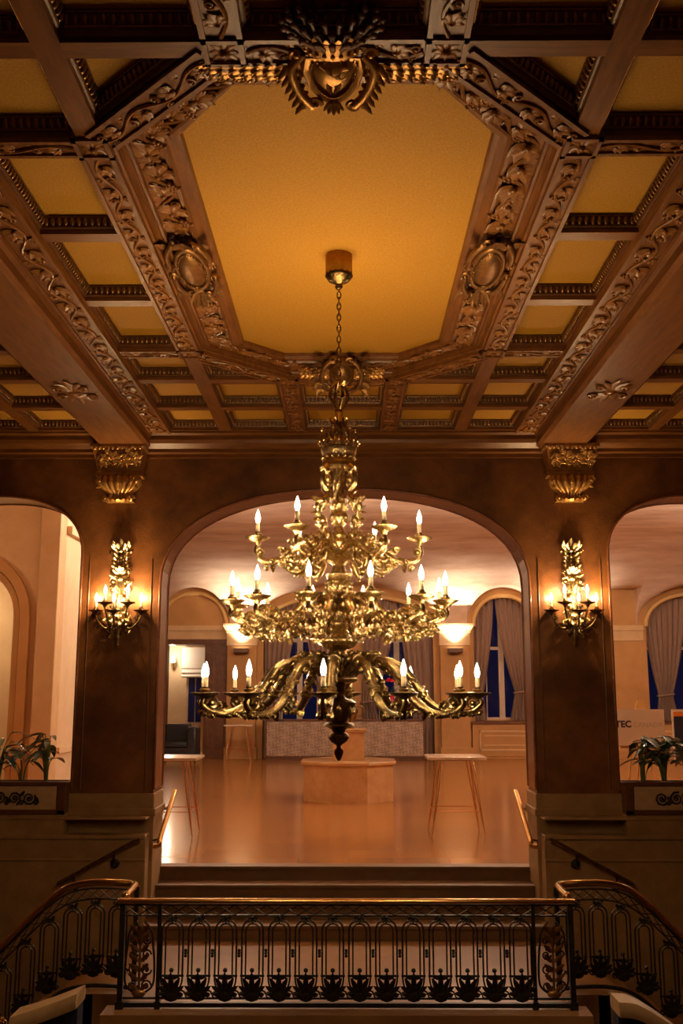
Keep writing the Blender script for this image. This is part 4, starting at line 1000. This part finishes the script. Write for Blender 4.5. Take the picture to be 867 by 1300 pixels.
# sloping navy panels with beige caps in the bottom corners
def corner_panel(s, pts, label, y):
    t = thing('stair_screen', label, 'panel', (0, y, -3.0))
    c_ = MB(); n_ = MB()
    pr = cr([(p[0], 0, p[1] + 3.0) for p in pts], 5)
    prof = [(-.05, 0), (-.06, .05), (-.035, .10), (.2, .10), (.225, .05), (.21, 0)]
    c_.loft([[(p.x, q[0], p.z - .10 + q[1]) for q in prof] for p in pr], capstart=True); c_.build('beige_cap', M['beige'], t)
    vs = [(p.x, yy, p.z - .1) for p in pr for yy in (0, .16)] + [(p.x, yy, 0) for p in pr for yy in (0, .16)]
    n2 = len(pr) * 2; fs_ = []
    for i in range(len(pr) - 1): fs_ += [(2 * i, 2 * i + 2, n2 + 2 * i + 2, n2 + 2 * i), (2 * i + 1, n2 + 2 * i + 1, n2 + 2 * i + 3, 2 * i + 3), (2 * i, 2 * i + 1, 2 * i + 3, 2 * i + 2)]
    e = len(pr) - 1; fs_ += [(0, n2, n2 + 1, 1), (2 * e, 2 * e + 1, n2 + 2 * e + 1, n2 + 2 * e)]
    n_.add(vs, fs_); n_.build('navy_panel', M['navy'], t, smooth=False)
    return t
corner_panel(-1, [(-2.45, -.345), (-2.2, -.27), (-1.97, -.185)], 'navy cloth panel with a sloping beige cap in the lower left corner', 7.75)
corner_panel(1, [(1.95, -.235), (2.08, -.25), (2.25, -.34), (2.42, -.46), (2.62, -.62)], 'navy cloth panel with a curved beige cap in the lower right corner', 7.75)
t = thing('finial_post', 'scrolled brass finial on a post beside the navy panel at lower left', 'finial', (-2.50, 7.58, -3))
m_ = MB(); m_.lathe([(.03, 0), (.03, 2.55), (.04, 2.57), (.02, 2.60)], 12); m_.build('post', M['brass_dark'], t)
m_ = MB(); m_.ball((0, 0, 2.66), .028, 8, 6); m_.ball((0, 0, 2.74), .016, 8, 6)
for k in range(6):
    R = Matrix.Rotation(k * PI / 3, 4, 'Z'); m_.leaf(.07, .02, R @ RT((.01, 0, 2.63), (0, -.5, 0)), bulge=.5, curl=.5)
    curl2(m_, R @ FR((.05, 0, 2.66), (1, 0, 0), (0, 0, 1), (0, -1, 0)), .022, 0, 1, rad=.007)
m_.build('finial', M['rail'], t)

# ------------------------------------------------------------------ PLANTERS AND PLANTS
def planter(s, label):
    xc = CX + s * 4.09
    t = thing('planter', label, 'planter', (xc, YW - .02, .66))
    m_ = MB()
    m_.box(-1.02, 1.02, -.22, .22, 0, .055); m_.box(-1.02, 1.02, -.22, -.18, .05, .33); m_.box(-1.02, 1.02, .18, .22, .05, .33); m_.box(-1.02, -.98, -.22, .22, .05, .33); m_.box(.98, 1.02, -.22, .22, .05, .33)
    for a_, b_ in ((-1.035, -.94), (.94, 1.035)): m_.box(a_, b_, -.235, -.2, 0, .34)
    m_.box(-1.04, 1.04, -.24, -.17, .30, .345); m_.box(-1.04, 1.04, -.235, -.2, 0, .045)
    m_.build('frame', M['darkwood'], t, smooth=False, bevel=.006)
    p_ = MB(); p_.box(-.935, .935, -.232, -.21, .05, .295); p_.build('front_panel', M['beige'], t, smooth=False)
    f_ = MB(); Y = FR((0, -.235, .17), (1, 0, 0), (0, 0, 1), (0, -1, 0))
    for k in range(-4, 5):
        curl2(f_, Y @ RT((k * .16, 0, 0), (0, 0, k * 1.7)), .075, .006, 1 if k % 2 else -1, rad=.011, turns=1.8)
        f_.leaf(.09, .02, Y @ RT((k * .16 + .06, .02, 0), (0, -.1, .8 * (1 if k % 2 else -1))), bulge=.5); curl2(f_, Y @ RT((k * .16 + .08, -.05, 0)), .03, .006, 1, rad=.008)
    f_.build('scroll_ornament', M['iron'], t)
    so = MB(); so.box(-.98, .98, -.18, .18, .05, .27); so.build('soil', M['soil'], t, smooth=False)
    return t
planter(-1, 'long dark framed planter box with scroll panel under the left arch'); planter(1, 'long dark framed planter box with scroll panel under the right arch')
def plant(x, y, label, seed, n=13, hgt=.42):
    rnd = random.Random(seed)
    t = thing('leafy_plant', label, 'plant', (x, y, .93), group=None)
    st_ = MB(); lf = MB()
    for k in range(n):
        a_ = k * 2.4 + rnd.uniform(-.3, .3); R = rnd.uniform(.06, .17); hh = rnd.uniform(.5, 1.0) * hgt; dr = rnd.uniform(-.06, .10)
        e = Vector((R * math.cos(a_), R * math.sin(a_) * .6, hh))
        L = rnd.uniform(.17, .28); tip = x + e.x + L * math.cos(a_) * .9
        if abs(tip - CX) < 3.12: e.x *= .1; a_ = PI / 2 * (1 if math.sin(a_) < -.3 else -1) + rnd.uniform(-.2, .2) if False else (0 if x > 0 else PI) + rnd.uniform(-1.1, 1.1)
        pts = cr([(0.02 * math.cos(a_), .02 * math.sin(a_), 0), (e.x * .35, e.y * .35, hh * .65), e], 5); st_.tube(pts, .006, 5)
        d_ = Vector((math.cos(a_), math.sin(a_) * .7, dr * 3)).normalized()
        V = Vector((0, 0, 1)).cross(d_).normalized(); lf.leaf(L, L * .21, FR(e, d_, V, d_.cross(V)), bulge=-.25, curl=rnd.uniform(-.7, -.15), n=7, th=.03)
    st_.build('stalk', M['stalk'], t); lf.build('foliage', M['leaf'], t)
for k, (x, lab) in enumerate(((-4.25, 'leafy green plant half cut by the left edge of the photo'), (-3.93, 'leafy green plant in the middle of the left planter'), (-3.66, 'small drooping plant between the others in the left planter'), (-3.38, 'leafy green plant at the right end of the left planter beside the pier'))):
    plant(x, YW - .02, lab, 11 + k, 24 if k != 2 else 10, .60 if k != 2 else .42)
for k, (x, lab) in enumerate(((3.28, 'dark leafy plant at the left end of the right planter beside the pier'), (3.52, 'dark leafy plant below the white sign in the right planter'), (3.78, 'dark leafy plant below the navy sign at the right edge'), (4.05, 'dark leafy plant cut by the right edge of the photo'))):
    plant(x, YW - .02, lab, 31 + k, 28, .56)

# ------------------------------------------------------------------ SIGNS ON EASELS
def text(body, size, loc, m, parent, name, bold=0.0, rot=(PI / 2, 0, 0)):
    cu = bpy.data.curves.new(name, 'FONT'); cu.body = body; cu.size = size; cu.extrude = .001; cu.offset = bold
    o = bpy.data.objects.new(name, cu); COL.objects.link(o); o.location = loc; o.rotation_euler = rot; cu.materials.append(m)
    bpy.context.view_layer.update(); dg = bpy.context.evaluated_depsgraph_get()
    me = bpy.data.meshes.new_from_object(o.evaluated_get(dg)); bpy.data.objects.remove(o)
    o = bpy.data.objects.new(name, me); COL.objects.link(o); o.location = loc; o.rotation_euler = rot; o.parent = parent
    return o
def easel(t):
    m_ = MB()
    for s in (-1, 1): m_.tube([(s * .36, -.05, 0), (s * .05, .06, 1.82)], .016, 6)
    m_.tube([(0, .55, 0), (0, .07, 1.82)], .016, 6); m_.box(-.05, .05, .03, .08, 1.74, 1.86); m_.box(-.33, .33, -.03, .03, 1.20, 1.235)
    m_.build('easel', M['rim'], t)
t = thing('sign_board', 'white sign reading TEC CANADA on a wooden easel under the right arch', 'sign', (4.15, 14.4, 0)); easel(t)
m_ = MB(); m_.box(-.42, .30, -.055, -.03, 1.235, 1.735); m_.build('board', M['paper'], t, smooth=False)
text('TEC', .125, (-.395, -.058, 1.49), M['print_dark'], t, 'bold_lettering', .004); text('CANADA', .100, (-.145, -.058, 1.49), M['print_grey'], t, 'thin_lettering', -.003)
t = thing('sign_board', 'navy sign with an orange band and white border at the right edge', 'sign', (4.92, 14.4, 0)); easel(t)
m_ = MB(); m_.box(-.36, .36, -.055, -.03, 1.0, 1.735); m_.build('board', M['paper'], t, smooth=False)
m_ = MB(); m_.box(-.34, .34, -.058, -.052, 1.02, 1.64); m_.build('navy_print', M['print_dark'], t, smooth=False)
m_ = MB(); m_.box(-.34, .34, -.058, -.052, 1.64, 1.70); m_.build('orange_band', M['orange'], t, smooth=False)
m_ = MB(); m_.box(-.18, .25, -.061, -.057, 1.42, 1.46); m_.build('white_bar', M['paper'], t, smooth=False)

# ------------------------------------------------------------------ LOBBY FURNITURE
def bar_table(loc, label, rz=0):
    t = thing('bar_table', label, 'table', loc, rz, 'tall bar tables')
    m_ = MB(); m_.box(-.41, .41, -.41, .41, 1.035, 1.075); m_.build('table_top', M['marble'], t, smooth=False, bevel=.006)
    m_ = MB(); m_.box(-.27, .27, -.27, .27, 1.02, 1.036); m_.build('mount_plate', M['copper'], t, smooth=False)
    for sx in (-1, 1):
        for sy in (-1, 1):
            m_ = MB(); m_.tube([(sx * .24, sy * .24, 1.02), (sx * .37, sy * .34, .006)], .0085, 6); m_.tube([(sx * .19, sy * .25, 1.02), (sx * .37, sy * .34, .006)], .0085, 6); m_.build('leg', M['copper'], t)
    m_ = MB(); k = .335
    c4 = [(-k, -.31, .34), (k, -.31, .34), (k, .31, .34), (-k, .31, .34)]
    for p, q in zip(c4, c4[1:] + c4[:1]): m_.tube([p, q], .007, 6)
    m_.build('stretcher', M['copper'], t)
    return t
bt = bar_table((1.53, 14.75, 0), 'pale topped bar table with thin copper legs in front of the right pilaster')
dup(bt, label='pale topped bar table with thin copper legs beside the left jamb of the arch', loc=(-2.52, 14.6, 0))
dup(bt, label='small distant bar table with copper legs in front of the left pilaster', loc=(-3.12, 29.2, 0))
# octagonal plinth and pedestal with urn
t = thing('octagonal_plinth', 'low honey marble octagonal plinth standing in the middle of the lobby floor', 'plinth', (0, 19.4, 0))
o8 = lambda r: [(r * math.cos(PI / 8 + k * PI / 4), r * math.sin(PI / 8 + k * PI / 4)) for k in range(8)]
m_ = MB(); m_.prism(o8(.90), 0, .66); m_.build('base', M['marble2'], t, smooth=False)
m_ = MB(); m_.prism(o8(.96), .66, .72); m_.build('top_slab', M['marble2'], t, smooth=False, bevel=.012)
t = thing('pedestal', 'square honey marble pedestal block standing on the octagonal plinth', 'pedestal', (0, 19.4, .72))
m_ = MB(); m_.box(-.30, .30, -.30, .30, 0, .52); m_.build('shaft', M['marble2'], t, smooth=False, bevel=.01)
m_ = MB(); m_.box(-.34, .34, -.34, .34, .52, .58); m_.build('cap', M['marble2'], t, smooth=False, bevel=.01)
t = thing('bronze_urn', 'dark bronze urn with a side handle on the pedestal behind the chandelier finial', 'urn', (0, 19.4, 1.30))
m_ = MB(); m_.lathe([(.13, 0), (.14, .02), (.06, .05), (.05, .10), (.15, .20), (.2, .32), (.17, .42), (.12, .46), (.16, .50), (.15, .50)], 22); m_.build('body', M['brass_dark'], t)
for s in (-1, 1):
    m_ = MB(); m_.tube(cr([(s * .17, 0, .40), (s * .27, 0, .40), (s * .27, 0, .28), (s * .16, 0, .22)], 5), .014, 7); m_.build('handle', M['brass_dark'], t)
# long woven-front screen under the windows
t = thing('low_screen', 'long low pale woven-front counter below the middle windows', 'counter', (0, 30.2, 0))
m_ = MB(); m_.box(-2.45, 2.25, -.2, .25, .10, 1.16); m_.box(-2.42, 2.22, -.16, .22, 0, .12); m_.build('body', M['darkwood'], t, smooth=False)
m_ = MB()
for i in range(56):
    for j in range(14):
        x = -2.40 + 4.6 * (i + .5) / 56; z = .16 + .96 * (j + .5) / 14; o_ = .012 if (i + j) % 2 else .0
        m_.box(x - .0385, x + .0385, -.212 - o_, -.2, z - .032, z + .032)
m_.box(-2.40, 2.20, -.206, -.2, .15, 1.13); m_.build('woven_front', M['woven'], t, smooth=False)
m_ = MB(); m_.box(-2.5, 2.3, -.24, .28, 1.16, 1.2); m_.build('counter_top', M['darkwood'], t, smooth=False, bevel=.008)
# flowers standing in for a red glow outside the window
t = thing('stand_in_flowers', 'red flower arrangement in a vase, standing in for a red glow, on the counter before the right middle window', 'flowers', (1.17, 30.25, 1.2))
m_ = MB(); m_.lathe([(.06, 0), (.09, .02), (.11, .12), (.07, .2), (.09, .24)], 16); m_.build('vase', M['brass_dark'], t)
m_ = MB(); rnd = random.Random(4)
for k in range(9):
    c_ = Vector((rnd.uniform(-.25, .35), rnd.uniform(-.15, .15), rnd.uniform(.3, 1.2)))
    for j in range(7): m_.leaf(.14, .045, RT(c_, (rnd.uniform(.6, 1.6), rnd.uniform(-.6, .1), j * .9)), bulge=.3)
m_.build('petals', M['red'], t)
m_ = MB()
for k in range(9): m_.tube(cr([(0, 0, .2), (rnd.uniform(-.1, .12), 0, .5), (rnd.uniform(-.25, .35), rnd.uniform(-.1, .1), rnd.uniform(.5, 1.1))], 4), .008, 5)
m_.build('stems', M['leaf'], t)
# panelled sill under the right window
for n_, (x0, x1, lab) in enumerate(((3.75, 5.85, 'carved wooden cabinet under the curtained window at right of the middle arch'), (9.1, 12.3, 'carved wooden cabinet under the far right window'))):
    t = thing('window_cabinet', lab, 'cabinet', ((x0 + x1) / 2, 31.1, 0)); h_ = (x1 - x0) / 2
    m_ = MB(); m_.box(-h_, h_, -.3, .35, .08, 1.05); m_.box(-h_ + .05, h_ - .05, -.26, .3, 0, .1); m_.build('body', M['tan'], t, smooth=False, bevel=.01)
    m_ = MB(); m_.box(-h_ - .06, h_ + .06, -.38, .38, 1.05, 1.12); m_.build('sill', M['darkwood'], t, smooth=False, bevel=.01)
    m_ = MB()
    for a_, b_, c_, d_ in ((-h_ + .2, h_ - .2, .25, .30), (-h_ + .2, h_ - .2, .80, .85), (-h_ + .2, -h_ + .25, .25, .85), (h_ - .25, h_ - .2, .25, .85), (-h_ + .35, h_ - .35, .4, .43), (-h_ + .35, h_ - .35, .68, .71)): m_.box(a_, b_, -.325, -.3, c_, d_)
    m_.build('panel_moulding', M['cream'], t, smooth=False)
# sofa
t = thing('leather_sofa', 'black leather sofa in the left doorway at the back of the lobby', 'sofa', (-5.35, 29.6, 0))
m_ = MB(); m_.box(-1.0, 1.0, -.42, .45, .12, .42); m_.build('base', M['dark_leather'], t, bevel=.03)
for x in (-.4, .36):
    m_ = MB(); m_.box(x - .37, x + .37, -.45, .2, .42, .58); m_.build('seat_cushion', M['dark_leather'], t, bevel=.05)
    m_ = MB(); m_.box(x - .37, x + .37, .18, .45, .42, 1.08); m_.build('back_cushion', M['dark_leather'], t, bevel=.05)
for x in (-.9, .86):
    m_ = MB(); m_.box(x - .13, x + .13, -.46, .45, .12, 1.0 if x > 0 else .75); m_.build('armrest', M['dark_leather'], t, bevel=.05)
for x in (-.85, .85):
    for y in (-.36, .38):
        m_ = MB(); m_.lathe([(.02, 0), (.03, .12)], 10, RT((x, y, 0))); m_.build('foot', M['darkwood'], t)
# roman blind and wall lamp in the room beyond
t = thing('roman_blind', 'white roman blind over the small window in the room beyond the left doorway', 'blind', (-5.2, 34.2, 0))
m_ = MB(); m_.loft([[(-.45, y - .02, z), (.45, y - .02, z), (.45, y + .02, z), (-.45, y + .02, z)] for z, y in ((3.42, 0), (3.0, -.01), (2.8, -.03), (2.75, 0), (2.65, -.05), (2.6, 0), (2.52, -.06), (2.48, 0))], capstart=True); m_.build('fabric', M['blind'], t, smooth=False)
m_ = MB(); m_.box(-.47, .47, -.03, .04, 3.42, 3.5); m_.build('head_rail', M['blind'], t, smooth=False)
t = thing('wall_lamp', 'small bright wall lamp in the room beyond the left doorway', 'wall light', (-5.95, 34.35, 3.1))
m_ = MB(); m_.lathe([(.03, -.3), (.06, -.25), (.04, -.1), (.07, -.05), (.02, 0)], 12, RT((0, -.05, .0))); m_.tube(cr([(0, -.02, -.2), (0, -.15, -.25), (0, -.2, -.1)], 5), .012, 6); m_.build('bracket', M['brass'], t)
m_ = MB(); m_.lathe([(.05, -.02), (.085, .0), (.07, .14), (.04, .2)], 16, RT((0, -.2, -.1))); m_.build('shade', M['bulb'], t)
lamp('lamp_light', 'POINT', 45, WARM2, (0, -.55, .1), t, .08)
# curtains
def curtain(x0, x1, z0, topf, label, y, gather=None, seed=0, tie=None):
    """pleated cloth; topf(x) gives the head height; gather: x the cloth is drawn to at the tieback height"""
    rnd = random.Random(seed); t = thing('curtain', label, 'curtain', ((x0 + x1) / 2, y, z0))
    xc = (x0 + x1) / 2; W = x1 - x0; nu = int(W * 40); nvv = 22; fr, bk = [], []
    mb = MB(); vs = []
    for j in range(nvv + 1):
        v = j / nvv
        for i in range(nu + 1):
            u = i / nu; x = x0 + W * u; zt = topf(x)
            z = lerp(zt, z0, v)
            if gather is not None:
                gx, gz, gw = gather; f = max(0, min(1, (zt - z) / max(.1, zt - gz))); f2 = f ** 1.6 if z >= gz else max(.72, 1 - (gz - z) * .35)
                x = lerp(x, gx + (u - .5) * gw, f2)
            d_ = .05 * math.sin(u * W * 34) + .02 * math.sin(u * W * 13 + 1)
            vs.append((x - xc, d_, z - z0))
    o_ = len(vs); vs = vs + [(p[0], p[1] + .015, p[2]) for p in vs]; fs_ = []
    for j in range(nvv):
        for i in range(nu):
            a_ = j * (nu + 1) + i; q_ = (a_, a_ + 1, a_ + nu + 2, a_ + nu + 1); fs_.append(q_); fs_.append(tuple(o_ + k for k in q_[::-1]))
    mb.add(vs, fs_); mb.build('cloth', M['curtain'], t, fix=False)
    if gather is not None:
        gx, gz, gw = gather; k_ = MB(); k_.tube([(gx - xc + (gw / 2 + .03) * math.cos(q), .09 * math.sin(q), gz - z0 + .03 * math.cos(q)) for q in [2 * PI * i / 16 for i in range(16)]], .03, 6, closed=True); k_.build('tieback', M['curtain'], t)
zc_ = lambda x: arc(x, 0, 2.62, .93, 2.1) or ZS
zr_ = lambda x: max(4.0, arc(x, 4.8, .93, .88)); zf_ = lambda x: max(4.0, arc(x, 10.7, 1.5, .95))
curtain(-2.6, -1.6, .05, zc_, 'taupe curtain at the left side of the left middle window', 31.2, (-2.35, 1.7, .4), 1)
curtain(-1.4, -.45, .05, zc_, 'taupe curtain at the right side of the left middle window', 31.2, (-.65, 1.7, .4), 2)
curtain(.45, 1.5, .05, zc_, 'taupe curtain at the left side of the window behind the stand-in red flowers', 31.2, (.62, 1.7, .42), 3)
curtain(1.6, 2.6, .05, zc_, 'taupe curtain at the right side of the window behind the stand-in red flowers', 31.2, (2.3, 1.4, .6), 4)
curtain(3.9, 4.55, 1.14, zr_, 'taupe curtain at the left side of the arched window right of the lit pilaster', 31.3, (4.02, 1.9, .3), 5)
curtain(4.6, 5.72, 1.14, zr_, 'taupe curtain tied back at the right side of the arched window beside the arch jamb', 31.3, (5.35, 2.0, .4), 6)
curtain(9.25, 10.6, 1.14, zf_, 'taupe curtain tied back at the far right window behind the signs', 31.3, (9.8, 1.9, .45), 7)
curtain(10.7, 12.1, 1.14, zf_, 'taupe curtain at the right edge of the far right window', 31.3, (11.8, 1.9, .45), 8)
# uplighters on the lit pilasters; unseen ones added behind the piers as fill
def uplight(loc, rz, label, W=UPLIGHT_W):
    t = thing('uplighter', label, 'wall light', loc, rz, 'box uplighters on the pilasters')
    m_ = MB(); m_.loft([[(-.22 * k, -.34 * k, z), (.22 * k, -.34 * k, z), (.22 * k, 0, z), (-.22 * k, 0, z)] for k, z in ((.8, 0), (1, .04), (1, .16), (.92, .16), (.9, .05))], capstart=True); m_.build('housing', M['darkwood'], t, smooth=False)
    m_ = MB(); m_.box(-.17, .17, -.28, -.10, .055, .10); m_.build('lamp_tube', M['bulb'], t, smooth=False)
    lamp('uplight', 'SPOT', W, WARM2, (0, -.27, .17), t, .06, (PI, 0, 0), math.radians(104))
    return t
uplight((3.26, YB - .22, 3.14), 0, 'dark box uplighter on the lit pilaster right of the middle windows')
uplight((-3.26, YB - .22, 3.14), 0, 'dark box uplighter on the lit pilaster left of the middle windows')
for s in (-1, 1):
    uplight((CX + s * 2.62, YW + TH, 3.2), PI, 'dark box uplighter added out of view on the rear of the %s pier' % ('left' if s < 0 else 'right'), 2500)  # added fill for the lobby, out of view
uplight((6.3, YB - .22, 3.14), 0, 'dark box uplighter added unseen on the pilaster hidden behind the right pier', 900)  # extra fill added behind the pier, never in view
lamp('alcove_fill', 'POINT', 80, (1, .72, .42), (-7.6, 18.5, 3.5), None, .15)  # bare fill light added in the alcove, no fixture
lamp('alcove_fill', 'POINT', 55, (1, .72, .42), (-7.2, 14.2, 3.9), None, .15)  # second bare fill added before the alcove wall

# lanterns added out of view behind the arches to brighten the lobby vault
def lantern(x, lab, W=None):
    t = thing('fill_lantern', lab, 'lantern', (x, 19.0, 5.42))
    m_ = MB(); m_.tube([(0, 0, .32), (0, 0, .62)], .012, 6); m_.lathe([(.08, .60), (.09, .62), (.02, .63)], 14); m_.build('rod', M['brass_dark'], t)
    m_ = MB(); m_.lathe([(.02, .33), (.16, .27), (.17, .25), (.02, .255)], 8)
    for k in range(8): q = PI * k / 4; m_.tube([(.16 * math.cos(q), .16 * math.sin(q), .26), (.13 * math.cos(q), .13 * math.sin(q), .0)], .01, 5)
    m_.lathe([(.02, -.05), (.14, -.01), (.14, .01), (.02, .0)], 8); m_.build('frame', M['brass_dark'], t)
    m_ = MB(); m_.ball((0, 0, .12), (.06, .06, .08), 12, 8); m_.build('bulb', M['bulb'], t)
    lamp('lantern_fill', 'POINT', W or FILL_LANTERN_W, WARM2, (0, 0, .12), t, .10)
lantern(-2.3, 'unseen brass lantern added to light the left half of the lobby behind the arch'); lantern(2.3, 'unseen brass lantern added to light the right half of the lobby behind the arch')
lantern(8.5, 'unseen brass lantern added to light the lobby behind the right arch', 3000)
